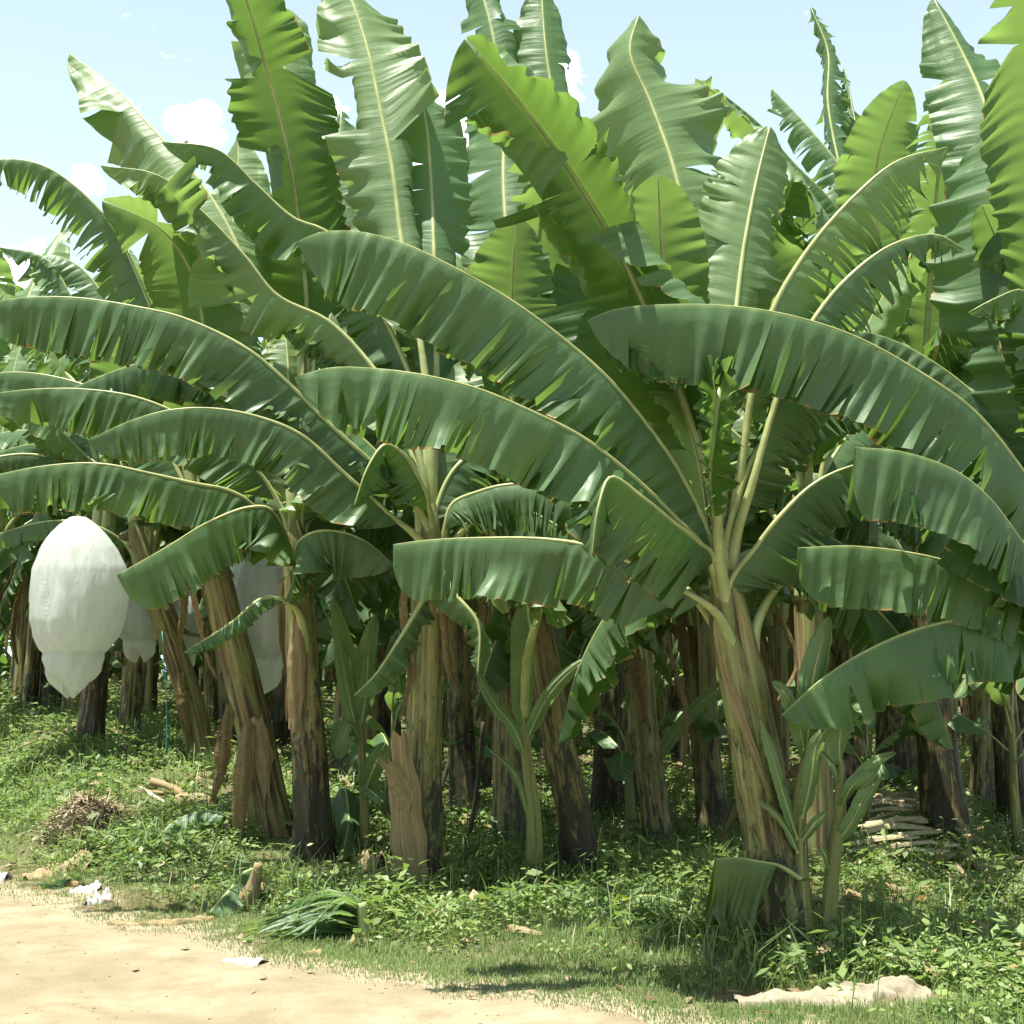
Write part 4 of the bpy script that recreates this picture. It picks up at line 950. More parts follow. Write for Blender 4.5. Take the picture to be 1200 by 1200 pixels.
# ------------------------------------------------------------------ bags over the fruit bunches
def bag(label, px, top_py, bot_py, wpx, d, seed, printed=False, group=None):
    g = np.random.default_rng(seed)
    top = at(px, top_py, d); bot = at(px, bot_py, d)
    Hh = top[2] - bot[2]; Rm = wpx / F * d / 2
    root = thing('bunch_bag', label, 'bag', top, group)
    n, s = 44, 60
    h = np.linspace(0, 1, n); a = np.linspace(0, 2 * np.pi, s, endpoint=False)
    prof = np.interp(h, [0, .04, .10, .18, .30, .45, .60, .70, .76, .79, .84, .91, .96, 1], [.16, .36, .56, .76, .95, 1.0, .98, .88, .72, .58, .60, .56, .44, .16])
    A, Hm = np.meshgrid(a, h)
    ph = g.uniform(0, 6.3, 10)
    cr = .03 * np.sin(3 * A + ph[0] + 1.5 * Hm) + .015 * np.sin(7 * A + ph[1] + 5 * np.sin(Hm * 3 + ph[2])) + .02 * np.sin(13 * A + ph[3] + 6 * Hm) + .006 * np.sin(Hm * 23 + 3 * np.sin(A + ph[4])) * np.sin(2 * A + ph[5])
    cr += .10 * np.exp(-((Hm - .8) / .05) ** 2) * np.sin(9 * A + ph[6]) + .14 * np.clip(Hm - .84, 0, 1) / .16 * np.sin(5 * A + ph[7])
    cr += .005 * np.sin(Hm * 37 + 5 * np.sin(2 * A + ph[0])) * np.sin(5 * A + ph[6] + 9 * Hm) + .02 * np.abs(np.sin(2.5 * A + ph[2] + 4 * Hm)) - .05 * np.exp(-((np.sin((A - 4.6) / 2) + .12 * np.sin(Hm * 8)) / .05) ** 2)
    cr += .05 * np.sin(2 * A + ph[3] + 3.2 * Hm) * np.sin(np.pi * Hm)
    rr = Rm * prof[:, None] * (1 + cr)
    zz = -Hm * Hh + .05 * Hh * np.clip(Hm - .8, 0, 1) * 5 * np.sin(2 * A + ph[8])
    ox = .06 * Rm * np.sin(Hm * 4 + ph[9])
    V = np.stack([rr * np.cos(A) + ox, rr * np.sin(A) * .85, zz], -1).reshape(-1, 3)
    i, j = np.meshgrid(np.arange(n - 1), np.arange(s), indexing='ij')
    q = np.stack([i * s + j, (i + 1) * s + j, (i + 1) * s + (j + 1) % s, i * s + (j + 1) % s], -1).reshape(-1, 4)
    body = build('bag_film', V, q, M_BAG, root)
    C, _ = spline([(0, 0, .30), (.0, 0, .1), (0, 0, -.15), (.01, 0, -.5 * Hh)], 14)
    TV, TF = tube(C, .025, 8); build('fruit_stalk', TV, TF, M_RIB, root)
    # the fruit inside, seen as a faint core through the film
    mb = MB()
    for t in range(6):
        zc = -Hh * (.2 + .09 * t); rc = Rm * .48
        for k in range(12):
            an = k / 12 * 6.283 + t * .4; dv = np.array([math.cos(an), math.sin(an), 0])
            Cf, _ = spline([dv * .05 + (0, 0, zc - .02), dv * rc * .7 + (0, 0, zc - .03), dv * rc + (0, 0, zc + .05), dv * rc * 1.02 + (0, 0, zc + .13)], 8)
            mb.add(*tube(Cf, np.array([.008, .02, .024, .026, .026, .024, .018, .006]), 6))
    mb.done('banana_bunch', M_YOUNG, root)
    if printed:
        mb = MB()
        def stroke(h0, h1, a0, a1):
            m = 6; hh = np.linspace(h0, h1, m); aa = np.linspace(a0, a1, m)
            def P(hv, av, off):
                ii = np.clip(hv * (n - 1), 0, n - 1.001); i0 = ii.astype(int); f = ii - i0
                jj = (av % (2 * np.pi)) / (2 * np.pi) * s; j0 = jj.astype(int) % s; fj = jj - np.floor(jj)
                G = V.reshape(n, s, 3)
                p = (G[i0, j0] * (1 - f)[:, None] + G[i0 + 1, j0] * f[:, None]) * (1 - fj)[:, None] + (G[i0, (j0 + 1) % s] * (1 - f)[:, None] + G[i0 + 1, (j0 + 1) % s] * f[:, None]) * fj[:, None]
                nr = p * np.array([1, 1, 0]); return p + unit(nr) * off
            dh, da = h1 - h0, (a1 - a0)
            nn = np.array([-da, dh]) ; nn = nn / (np.linalg.norm(nn) + 1e-9) * np.array([.0022, .0022])
            pa = P(hh + .0022, aa, .004); pb = P(hh - .0022, aa, .004)
            if abs(dh) > abs(da) * .1: pa = P(hh, aa + .012, .004); pb = P(hh, aa - .012, .004)
            Vs = np.stack([pa, pb], 1).reshape(-1, 3)
            mb.add(Vs, [[2 * t, 2 * t + 1, 2 * t + 3, 2 * t + 2] for t in range(m - 1)])
        a0 = R(270 - 38)
        hs = np.linspace(.36, .56, 9)
        for t, hv in enumerate(hs):
            da = .02 * t ; w_ = .15
            stroke(hv, hv, a0 + da, a0 + da + w_); stroke(hv + .012, hv + .012, a0 + da, a0 + da + w_)
            if t % 3 == 0: stroke(hv, hv + .012, a0 + da + w_, a0 + da + w_)
            elif t % 3 == 1: stroke(hv, hv + .012, a0 + da, a0 + da + w_)
            else: stroke(hv, hv + .012, a0 + da, a0 + da)
        mb.done('print', M_PRINT, body)
    return root


dE = root_info[E][1]
bag('big white plastic bunch bag with faint grey print at the far left', 92, 606, 808, 112, dE - .75, 5, True)
bag('white plastic bag half hidden between the tan leaning stem and the black based stem', 306, 640, 806, 104, root_info[D][1] + .55, 6)
bag('small white bag mostly covered by the big white bag and the slanting brown stem', 166, 668, 772, 62, dE + .6, 7)
bag('small white bag showing low between the slanting brown stem and the tan leaning stem', 216, 690, 790, 46, dE + .9, 9)

# ------------------------------------------------------------------ things on the ground
def gp(px, py, lift=0.):
    p, d = hit(px, py)
    return p + np.array([0, 0, lift])


def crumple(label, name, cat, material, cps, width, seed, thick=.03, amp=.05, nw=12, nl=60, fine=0.):
    """crumpled sheet lying on the ground along a line"""
    g = np.random.default_rng(seed)
    base = gp(*cps[0]); C, L = spline([gp(*q) for q in cps], nl)
    T = unit(np.gradient(C, axis=0)); S = unit(np.cross(T, [0, 0, 1.]))
    v = np.linspace(-1, 1, nw); h = np.linspace(0, 1, nl)
    ww = width * np.interp(h, [0, .1, .4, .62, .8, 1], [.3, .45, .6, 1.0, 1.1, .7])
    ww = ww * (1 + .25 * np.sin(h * 13 + seed) + .18 * np.sin(h * 29 + 2 * seed) + .10 * np.sin(h * 61 + seed))
    P = C[:, None] + S[:, None] * (v[None] * ww[:, None] / 2 + .06 * width * np.sin(h * 23)[:, None])[..., None]
    ph = g.uniform(0, 6.3, 8); Hm, Vm = np.meshgrid(h, v, indexing='ij')
    up = (np.sin(Hm * 9 + ph[0] + Vm * 1.4) ** 2 * .8 + np.sin(Hm * 19 + ph[1] - Vm * 2.3) ** 2 * .35 + .10 * np.sin(Hm * 41 + Vm * 4 + ph[2])) * amp * (ww[:, None] / width + .3) * (1 - .75 * np.abs(Vm) ** 3)
    if fine:
        for q in range(7):
            f1, f2, p1 = g.uniform(10, 60), g.uniform(-9, 9), g.uniform(0, 6.3)
            up = up + fine * .5 * (np.abs(np.sin(Hm * f1 + Vm * f2 + p1)) - .5) * (1 - .6 * np.abs(Vm) ** 3) * np.interp(Hm, [0, .4, .6, 1], [.4, .5, 1, 1])
    Z = zg(P[..., 0], P[..., 1]) + thick * .5 + np.maximum(up, 0)
    P[..., 2] = np.where(np.abs(Vm) > .98, zg(P[..., 0], P[..., 1]) - .01, Z)
    i, j = np.meshgrid(np.arange(nl - 1), np.arange(nw - 1), indexing='ij')
    q = np.stack([i * nw + j, i * nw + j + 1, (i + 1) * nw + j + 1, (i + 1) * nw + j], -1).reshape(-1, 4)
    Uc = np.stack([Hm * L * 2.2, Vm + .4 * np.sin(Hm * 9)], -1).reshape(-1, 2)
    o = build(name, P.reshape(-1, 3) - base, q, material, None, Uc, True, base)
    return tag(o, label, cat)


crumple('long crumpled pale cloth sack lying on the grass at the lower right', 'sack', 'sack', M_CLOTH, [(862, 1176), (920, 1172), (975, 1173), (1030, 1166), (1080, 1162)], .34, 1, amp=.035, nl=140, nw=26, fine=.016)
crumple('flat scrap of white paper on the bare dirt road', 'paper_scrap', 'litter', M_PAPER, [(262, 1126), (280, 1127), (308, 1130)], .16, 2, amp=.015, thick=.01, nl=24, nw=8)
crumple('crumpled white plastic scrap at the foot of the left bank', 'plastic_scrap', 'litter', M_PAPER, [(100, 1062), (112, 1058), (130, 1054)], .16, 3, amp=.05, nl=24, nw=8)
crumple('greyish plastic scrap beside the dry tan leaf on the left', 'plastic_scrap', 'litter', M_PAPER, [(82, 1046), (98, 1045), (116, 1044)], .10, 4, amp=.03, nl=20, nw=8)
crumple('white scrap at the left edge of the photo beside the road', 'plastic_scrap', 'litter', M_PAPER, [(-12, 1030), (0, 1031), (9, 1032)], .12, 14, amp=.04, nl=20, nw=8)
crumple('curled dry tan leaf lying at the foot of the left bank', 'dry_leaf', 'dead leaf', M_STRAW, [(30, 1032), (60, 1024), (85, 1018), (106, 1020)], .32, 5, amp=.045, nl=50, nw=14)
crumple('green leaf piece lying flat under the dry tan leaf', 'cut_leaf', 'leaf', M_LEAF, [(38, 1042), (64, 1040), (96, 1034)], .14, 6, amp=.02, nl=30)
crumple('thin strip of dead brown leaf along the road edge', 'dry_leaf', 'dead leaf', M_STRAW, [(126, 1084), (160, 1085), (205, 1083), (250, 1078)], .08, 7, amp=.018, nl=60)
crumple('small yellow dry leaf on the short turf', 'dry_leaf', 'dead leaf', M_STRAW, [(354, 1120), (364, 1119), (375, 1118)], .07, 8, amp=.015, nl=16, nw=6)
crumple('pale dry stem piece lying between the black base and the peeling stem', 'log', 'dead stem', M_STRAW, [(412, 1010), (430, 1016), (446, 1020)], .16, 9, amp=.09, nl=24)

# heap of dry cut grass on the bank
def heap(name, label, cat, px, py, rx, ry, hh, seed, material, straws=700, green=0):
    g = np.random.default_rng(seed); c = gp(px, py)
    mb = MB()
    n, s = 12, 36
    h = np.linspace(0, 1, n); a = np.linspace(0, 6.283, s, endpoint=False); A_, H_ = np.meshgrid(a, h)
    X = rx * H_ * np.cos(A_) * (1 + .12 * np.sin(3 * A_ + 1)); Y = ry * H_ * np.sin(A_) * (1 + .1 * np.sin(4 * A_))
    Z = hh * np.cos(H_ * 1.57) ** 1.2 * (1 + .2 * np.sin(X * 9) * np.sin(Y * 8)) - .03 * H_ + zg(c[0] + X, c[1] + Y) - c[2]
    i, j = np.meshgrid(np.arange(n - 1), np.arange(s), indexing='ij')
    mb.add(np.stack([X, Y, Z], -1).reshape(-1, 3), np.stack([i * s + j, (i + 1) * s + j, (i + 1) * s + (j + 1) % s, i * s + (j + 1) % s], -1).reshape(-1, 4))
    for k in range(straws):
        r = math.sqrt(g.uniform(0, 1)); an = g.uniform(0, 6.283)
        x, y = rx * r * math.cos(an), ry * r * math.sin(an)
        z = hh * math.cos(r * 1.57) ** 1.2 + float(zg(c[0] + x, c[1] + y)) - c[2]
        d = unit([g.normal(), g.normal(), g.normal(0, .3)]) * g.uniform(.06, .16); w = unit(np.cross(d, [0, 0, 1.])) * .006
        p = np.array([x, y, z + .01])
        mb.add([p - d - w, p - d + w, p + d * .9 + w + (0, 0, .02), p + d * .9 - w + (0, 0, .02)], [[0, 1, 2, 3]])
    o = mb.done(name, material, None, loc=c, smooth=True)
    return tag(o, label, cat)


heap('straw_heap', 'low heap of dry cut grass on the left bank', 'heap', 102, 968, .42, .35, .22, 1, M_HAY)

# cut trunk pieces on the bank
def log(label, name, px, r, seed, material, split=True, cat='cut stem'):
    P = [gp(q[0], q[1], q[2]) for q in px]; base = P[0]
    C, L = spline([p - base for p in P], 20)
    mb = MB(); g = np.random.default_rng(seed)
    rr = r * (1 + .12 * np.sin(np.linspace(0, 9, 20) + seed))
    mb.add(*tube(C, rr, 12))
    for k in range(4):
        off = unit(g.normal(size=3)) * r * .7; off[2] = abs(off[2])
        Vr, qr, Ur = ribbon(C[: int(g.integers(12, 20))] + off, r * 1.3, (off[0], off[1], off[2] + .2), .3, (.7, .3), 5, k)
        mb.add(Vr, qr, Ur)
    return tag(mb.done(name, material, None, loc=base), label, cat)


log('dry split banana stem lying on the bank, pale upper edge towards the plants', 'log', [(176, 930, .12), (200, 940, .14), (214, 946, .12)], .035, 1, M_STRAW)
log('thick dry banana stem end on the bank left of the tan leaning stem', 'log', [(212, 952, .10), (232, 952, .10), (252, 956, .08)], .075, 2, M_STRAW)
log('thin dark stick poking out under the dry split stem', 'log', [(163, 936, .10), (180, 944, .08), (196, 950, .06)], .02, 3, M_STICK)
log('flaky dry stem piece lying lowest on the bank', 'log', [(205, 962, .06), (226, 972, .06), (246, 980, .05)], .03, 4, M_STRAW)
# upright pale stump with a cut leaf lying against it
def stump():
    b = gp(290, 1062); root = thing('stump', 'short pale broken stem standing at the road edge with a leaf against it', 'cut stem', b)
    d = hit(290, 1062)[1]
    pt = [at(q[0], q[1], d) - b for q in ((288, 1066), (294, 1045), (299, 1030), (303, 1012))]
    C, _ = spline(pt, 14); mb = MB(); mb.add(*tube(C, np.linspace(.07, .03, 14), 10))
    for k in range(5):
        an = k * 1.25; dv = np.array([math.cos(an), math.sin(an), 0]) * .06
        Vr, qr, Ur = ribbon(C[:9] + dv * np.linspace(1, .6, 9)[:, None], .09, dv * 10 + (0, 0, .01), .3, (1, .4), 5, k); mb.add(Vr, qr, Ur)
    mb.done('stem', M_STRAW, root)
    cut = leaf(None, [gp(302, 1050, .20), gp(286, 1056, .20), gp(268, 1064, .12), gp(246, 1076, .04)], W=.17, t0=.1, ref=(-.1, -.5, 1), aL=(5, 25), aR=(15, 60), slits=(2, 2), seed=301, nu=30, nv=5, rib=.02, blunt=.6, name='cut_leaf')
    tag(cut, 'blue green cut leaf leaning on the short broken stem at the road edge', 'leaf')


stump()


def cut_comb():
    b = gp(424, 1096); d = hit(424, 1096)[1]
    root = thing('cut_leaf', 'shredded cut leaf fanned out on the turf from its pale upright cut end', 'leaf', b)
    C, _ = spline([at(q[0], q[1], d) - b for q in ((427, 1099), (425, 1080), (424, 1058))], 10)
    TV, TF = tube(C, np.linspace(.036, .03, 10), 8); build('midrib', TV, TF, M_RIB, root)
    mb = MB(); g = np.random.default_rng(5)
    for k in range(42):
        f = k / 41; p = C[int(f * 9)]
        L = g.uniform(.35, .85)
        dv = unit([-1, g.normal(.02, .33), 0])
        Q = [p, p + dv * L * .3 + (0, 0, .02 + .05 * f), p + dv * L * .65]
        Q.append(p + dv * L)
        for qn, lf in ((2, .04 + .10 * f), (3, .03)):
            x, y = Q[qn][0] + b[0], Q[qn][1] + b[1]; Q[qn] = np.array([Q[qn][0], Q[qn][1], float(zg(x, y)) - b[2] + lf * g.uniform(.6, 1.5)])
        Cc, _ = spline(Q, 12)
        Vr, qr, Ur = ribbon(Cc, g.uniform(.012, .035), (g.normal(0, .3), -.4, 1), .15, (1, .25), 5, k); mb.add(Vr, qr, Ur)
    mb.done('blade', M_YOUNG, root)


cut_comb()
dA = root_info[A][1]
tag(leaf(None, [at(940, 1030, dA - .18), at(914, 1014, dA - .22), at(890, 1009, dA - .27), at(864, 1005, dA - .32), at(838, 1006, dA - .36)], W=.42, t0=.32, rib=.016, ref=(0, -.05, 1), crease=.2, shred=False, more=1, pleatA=.006, aL=(62, 93), aR=(55, 84), slits=(2, 2), tat=.3, seed=401,
         material=M_YELLOW, nu=34, nv=8, blunt=.9, name='drooping_leaf'), 'broad green leaf drooping to the ground left of the foot of the large leaning stem', 'leaf')
tag(leaf(None, [gp(800, 1082, .12), gp(770, 1080, .16), gp(730, 1078, .14), gp(690, 1080, .10)], W=.16, t0=.1, aL=(5, 30), aR=(5, 40), slits=(2, 2), seed=402, material=M_YELLOW, nu=30, nv=5, rib=.018, name='fallen_leaf'),
    'fallen green and yellow leaf lying in the shaded weeds before the grove', 'leaf')
tag(leaf(None, [gp(270, 985, .2), gp(240, 985, .25), gp(205, 990, .2), gp(180, 1000, .1)], W=.2, t0=.05, aL=(15, 50), aR=(15, 50), slits=(2, 2), seed=403, nu=30, nv=5, rib=.02, name='fallen_leaf'),
    'fallen green leaf on the bank below the dry stem pieces', 'leaf')
tag(leaf(None, [gp(400, 960, .3), gp(405, 980, .38), gp(408, 1000, .25), gp(400, 1020, .08)], W=.18, t0=.1, aL=(15, 50), aR=(15, 60), slits=(2, 2), seed=404, nu=30, nv=5, rib=.02, name='fallen_leaf'),
    'green leaf slumped at the right side of the black stem base', 'leaf')
# dry brown leaf leaning by the big stem
b0 = gp(838, 1015)
C0, _ = spline([gp(836, 1010, .05) - b0, gp(850, 1000, .22) - b0, gp(868, 985, .42) - b0], 12)
Vr, qr, Ur = ribbon(C0, .09, (0, -1, .4), .3, (.5, .4), 6, 3)
tag(build('dry_leaf', Vr, qr, M_DRY, None, Ur, True, b0), 'rusty brown dry leaf stalk slanting above the broad drooping leaf', 'dead leaf')
b0 = gp(735, 985)
C0, _ = spline([gp(738, 978, .06) - b0, gp(722, 962, .18) - b0, gp(700, 940, .45) - b0], 12)
Vr, qr, Ur = ribbon(C0, .10, (0, -1, .4), .3, (.7, .3), 6, 4)
tag(build('dry_leaf', Vr, qr, M_DRY, None, Ur, True, b0), 'reddish brown dead leaf slanting down between the dark trunks', 'dead leaf')

# pile of dry stalks right of the big plant
STK = 'dry stalks piled behind the weeds'
for k in range(16):
    gk = np.random.default_rng(600 + k)
    x0 = 1003 + gk.uniform(0, 40); y0 = 938 + k * 3.4
    ln = gk.uniform(70, 110); x0 -= 14; q_ = (15 - k) * .013
    P = [gp(x0, y0 + 30, .10 + q_), gp(x0 + ln * .5, y0 + 30 + gk.uniform(-6, 2), .13 + q_ * 1.2), gp(x0 + ln, y0 + 30 + gk.uniform(-14, 8), .10 + q_)]
    C, _ = spline([p - P[0] for p in P], 14)
    V1, q1, U1 = ribbon(C, gk.uniform(.03, .075), (gk.normal(0, .4), -.6, 1), .4, (1, .5), 6, k)
    o = build('dry_stalk', V1, q1, M_STALK, None, U1, True, P[0])
    tag(o, 'dry tan leaf stalk in the pile between the young shoot and the thick black stem', 'dead stalk', STK)

# poles leaning in the shade
for (pa, pb, r, lab, m_) in (((505, 895, 0), (556, 790), .03, 'pale weathered stick slanting up right of the peeling stem', M_STICK), ((545, 945, 0), (566, 846), .022, 'dark thin pole leaning in the shade behind the peeling stem', M_TRUNK['dark'])):
    b, d = hit(pa[0], pa[1] + 60)
    tp = at(pb[0], pb[1], d); C, _ = spline([np.zeros(3) + (0, 0, -.05), (tp - b) * .5 + (.02, 0, 0), tp - b], 12)
    V1, q1 = tube(C, np.linspace(r, r * .7, 12), 8)
    tag(build('stick', V1, q1, m_, None, np.zeros((len(V1), 2)), True, b), lab, 'stick')
# teal twine propping the slanting plant
b, d = hit(193, 900)
C, _ = spline([np.zeros(3), (.01, 0, .5), at(190, 740, d) - b], 12)
V1, q1 = tube(C, .006, 6)
tag(build('twine', V1, q1, M_TWINE, None, None, True, b), 'thin teal twine hanging behind the slanting brown stem', 'twine')

# ------------------------------------------------------------------ ground cover
SACK = [gp(q, 1176 - (q - 862) * .05) for q in range(860, 1085, 12)]


def weeds(far=False, broad=False):
    g = np.random.default_rng(4 if far else 5 if broad else 3)
    N = 26000 if far else 5200 if broad else 120000
    x = g.uniform(-19, 19, N) if far else g.uniform(-9, 9, N); y = g.uniform(20, 48, N) if far else g.uniform(5, 24, N)
    t = tt(x, y)
    inf = np.abs(x) < y * .40 + .3
    pat = np.sin(x * 1.7 + 1) * np.sin(y * 1.3 + x * .5) + .6 * np.sin(x * 4.1) * np.sin(y * 3.7 + 2)
    dens = np.clip((t - .55) / .8, 0, 1) * np.clip(.5 + .55 * pat, .04, 1)
    dens *= np.interp(t, [0, 3.2, 5.5, 12], [1, 1, .42, .25])
    for q in SACK:
        dens = dens * np.clip((np.hypot(x - q[0], y - q[1] + .12) - .12) / .25, 0, 1)
    hp = gp(102, 968); dens = dens * np.clip((np.hypot(x - hp[0], y - hp[1]) - .25) / .4, .05, 1)
    keep = inf & (g.uniform(0, 1, N) < dens)
    x, y, t = x[keep], y[keep], t[keep]
    n = len(x); z = zg(x, y)
    hgt = g.uniform(.05, .19, n) * np.interp(t, [.4, 1.2, 3], [.5, .9, 1.25]) * (1 + .6 * (g.uniform(0, 1, n) < .06))
    hue = np.clip(g.normal(.45, .25, n) + .2 * np.sin(x * 2.3 + y), 0, 1)
    k = 9
    if far or broad: hgt = hgt * 1.8
    an = g.uniform(0, 6.283, (n, k)); hh = hgt[:, None] * g.uniform(.25, 1.0, (n, k)); rad = g.uniform(.01, .10, (n, k))
    cx = x[:, None] + np.cos(an) * rad; cy = y[:, None] + np.sin(an) * rad; cz = z[:, None] + hh
    ln = g.uniform(.014, .034, (n, k)) * np.where(g.uniform(0, 1, (n, 1)) < (0 if broad else .07), 2.2, 1.) * (2.2 if far else 2.1 if broad else 1); wd = ln * g.uniform(.35, .55, (n, k))
    el = g.uniform(-.5, .7, (n, k))
    d = np.stack([np.cos(an) * np.cos(el), np.sin(an) * np.cos(el), np.sin(el)], -1)
    s = np.stack([-np.sin(an), np.cos(an), g.normal(0, .35, (n, k))], -1); s = unit(s)
    c = np.stack([cx, cy, cz], -1)
    P0 = c; P1 = c + d * ln[..., None] * .9 + s * wd[..., None]; P2 = c + d * ln[..., None] * 2 - np.array([0, 0, 1]) * (ln * .25)[..., None]; P3 = c + d * ln[..., None] * .9 - s * wd[..., None]
    V = np.stack([P0, P1, P2, P3], 2).reshape(-1, 3)
    m = n * k; Fq = np.arange(m * 4).reshape(m, 4)
    hu = np.clip(np.repeat(hue[:, None], k, 1) + g.normal(0, .15, (n, k)), 0, 1).reshape(-1)
    U = np.repeat(np.stack([hu, g.uniform(0, 1, m)], -1), 4, 0)
    # stems
    top = np.stack([x + g.normal(0, .02, n), y, z + hgt], -1); bt = np.stack([x, y, z - .02], -1); w = np.array([.004, 0, 0])
    V2 = np.stack([bt - w, bt + w, top + w * .5, top - w * .5], 1).reshape(-1, 3)
    F2 = np.arange(n * 4).reshape(n, 4) + len(V)
    U2 = np.repeat(np.stack([hue, np.full(n, .3)], -1), 4, 0)
    o = build('undergrowth', np.vstack([V, V2]), np.vstack([Fq, F2]), M_WEED, None, np.vstack([U, U2]), False)
    o['kind'] = 'stuff'; o['label'] = 'leafy weeds far back between the shaded stems' if far else 'taller broad leaved weeds standing among the low weeds' if broad else 'low leafy green weeds covering the bank and the ground around the front stems'
    o['category'] = 'undergrowth'
    print('weeds', n)


def blades(name, label, mt, N, xr, yr, dfun, hr, wr, seed, bend=.5):
    g = np.random.default_rng(seed)
    x = g.uniform(*xr, N); y = g.uniform(*yr, N); t = tt(x, y)
    dn = dfun(x, y, t)
    for q in SACK: dn = dn * np.clip((np.hypot(x - q[0], y - q[1]) - .08) / .14, .0, 1)
    keep = (np.abs(x) < y * .40 + .3) & (g.uniform(0, 1, N) < dn)
    x, y, t = x[keep], y[keep], t[keep]; n = len(x); z = zg(x, y)
    an = g.uniform(0, 6.283, n); h = g.uniform(*hr, n) * np.interp(t, [-.2, .3, 1.2], [.45, .7, 1.2]); b = h * g.uniform(.2, 1.3, n) * bend; w = g.uniform(*wr, n)
    d = np.stack([np.cos(an), np.sin(an), 0 * an], -1); s = np.stack([-np.sin(an), np.cos(an), 0 * an], -1) * w[:, None]
    p = np.stack([x, y, z - .005], -1); up = np.array([0, 0, 1.])
    m1 = p + up * (h * .6)[:, None] + d * (b * .35)[:, None]; tp = p + up * (h * .95)[:, None] + d * b[:, None]
    V = np.stack([p - s, p + s, m1 + s * .8, m1 - s * .8, tp + s * .15, tp - s * .15], 1).reshape(-1, 3)
    i = np.arange(n)[:, None] * 6
    Fq = np.concatenate([i + np.array([[0, 1, 2, 3]]), i + np.array([[3, 2, 4, 5]])], 0)
    U = np.repeat(np.stack([np.clip(g.normal(.5, .28, n) + .2 * np.sin(x * 3 + y * 2), 0, 1), g.uniform(0, .98, n)], -1), 6, 0)
    o = build(name, V, Fq, mt, None, U, False); o['kind'] = 'stuff'; o['label'] = label; o['category'] = 'grass'
    print(name, n)


def litter():
    g = np.random.default_rng(9); N = 16000
    x = g.uniform(-9, 9, N); y = g.uniform(6, 26, N); t = tt(x, y)
    dn = np.interp(t, [-1.2, -.15, .3, 2.5, 5, 20], [0, .05, .25, .35, .9, .9])
    keep = (np.abs(x) < y * .4 + .3) & (g.uniform(0, 1, N) < dn)
    x, y, t = x[keep], y[keep], t[keep]; n = len(x); z = zg(x, y) + .012
    an = g.uniform(0, 6.283, n); ln = g.uniform(.015, .11, n) * np.interp(t, [0, 2.5], [.45, 1.2]); w = ln * g.uniform(.12, .4, n)
    d = np.stack([np.cos(an), np.sin(an), g.normal(0, .2, n)], -1) * ln[:, None]; s = np.stack([-np.sin(an), np.cos(an), g.normal(0, .4, n)], -1) * w[:, None]
    p = np.stack([x, y, z], -1)
    c = np.array([0, 0, 1.]) * (w * .6)[:, None]
    V = np.stack([p - d, p + s + c, p + d, p - s + c], 1).reshape(-1, 3)
    o = build('leaf_litter', V, np.arange(n * 4).reshape(n, 4), M_LITTER, None, np.repeat(np.stack([g.uniform(0, 1, n), g.uniform(0, .98, n)], -1), 4, 0), False)
    o['kind'] = 'stuff'; o['label'] = 'dead leaf scraps strewn over the plantation floor'; o['category'] = 'leaf litter'


weeds()
weeds(far=True)
weeds(broad=True)
blades('grass', 'short turf along the edge of the dirt road', M_GRASS, 900000, (-6, 6), (3.5, 15),
       lambda x, y, t: np.interp(t, [-.12, .02, .3, 1.3, 2.2], [0, .55, 1, .8, .1]) * np.clip(.8 + .5 * np.sin(x * 3.3 + y) * np.sin(y * 2.7), .12, 1) * np.interp(x, [-4, -2.2, -1.4], [.25, .45, 1]), (.022, .065), (.0018, .0036), 11)
blades('tall_grass', 'taller grass blades among the weeds', M_GRASS, 70000, (-8, 7), (4.5, 20),
       lambda x, y, t: np.interp(t, [.3, .9, 3.5, 8], [0, .55, .6, .1]) * np.clip(.2 + .9 * np.sin(x * 2.1 + 2) * np.sin(y * 1.9 + x), .03, 1), (.10, .30), (.003, .007), 12, .8)
litter()


def coarse_litter():
    g = np.random.default_rng(19); mb = MB(); n = 0
    while n < 1000:
        x, y = g.uniform(-8, 9), g.uniform(7.5, 24)
        t = float(tt(x, y))
        if abs(x) > y * .4 + .3 or t < .9 or g.uniform() > np.interp(t, [1, 2.5, 5, 20], [.06, .25, 1, 1]): continue
        a = g.uniform(0, 6.283); L = g.uniform(.15, .6); d = np.array([math.cos(a), math.sin(a), 0]) * L / 2
        z = float(zg(x, y)); p = np.array([x, y, z])
        C, _ = spline([p - d + (0, 0, .01), p + (g.normal(0, .04), g.normal(0, .04), g.uniform(.02, .12)), p + d + (0, 0, g.uniform(0, .06))], 7)
        V_, q_, U_ = ribbon(C, g.uniform(.03, .12), (g.normal(0, .4), g.normal(0, .4), 1), .3, (.5, .3), 4, n)
        mb.add(V_, q_, U_ + np.array([g.uniform(0, 50), 0])); n += 1
    o = mb.done('dead_leaf_mulch', M_STRAW); o['kind'] = 'stuff'; o['label'] = 'large dry leaf strips rotting on the plantation floor'; o['category'] = 'leaf litter'


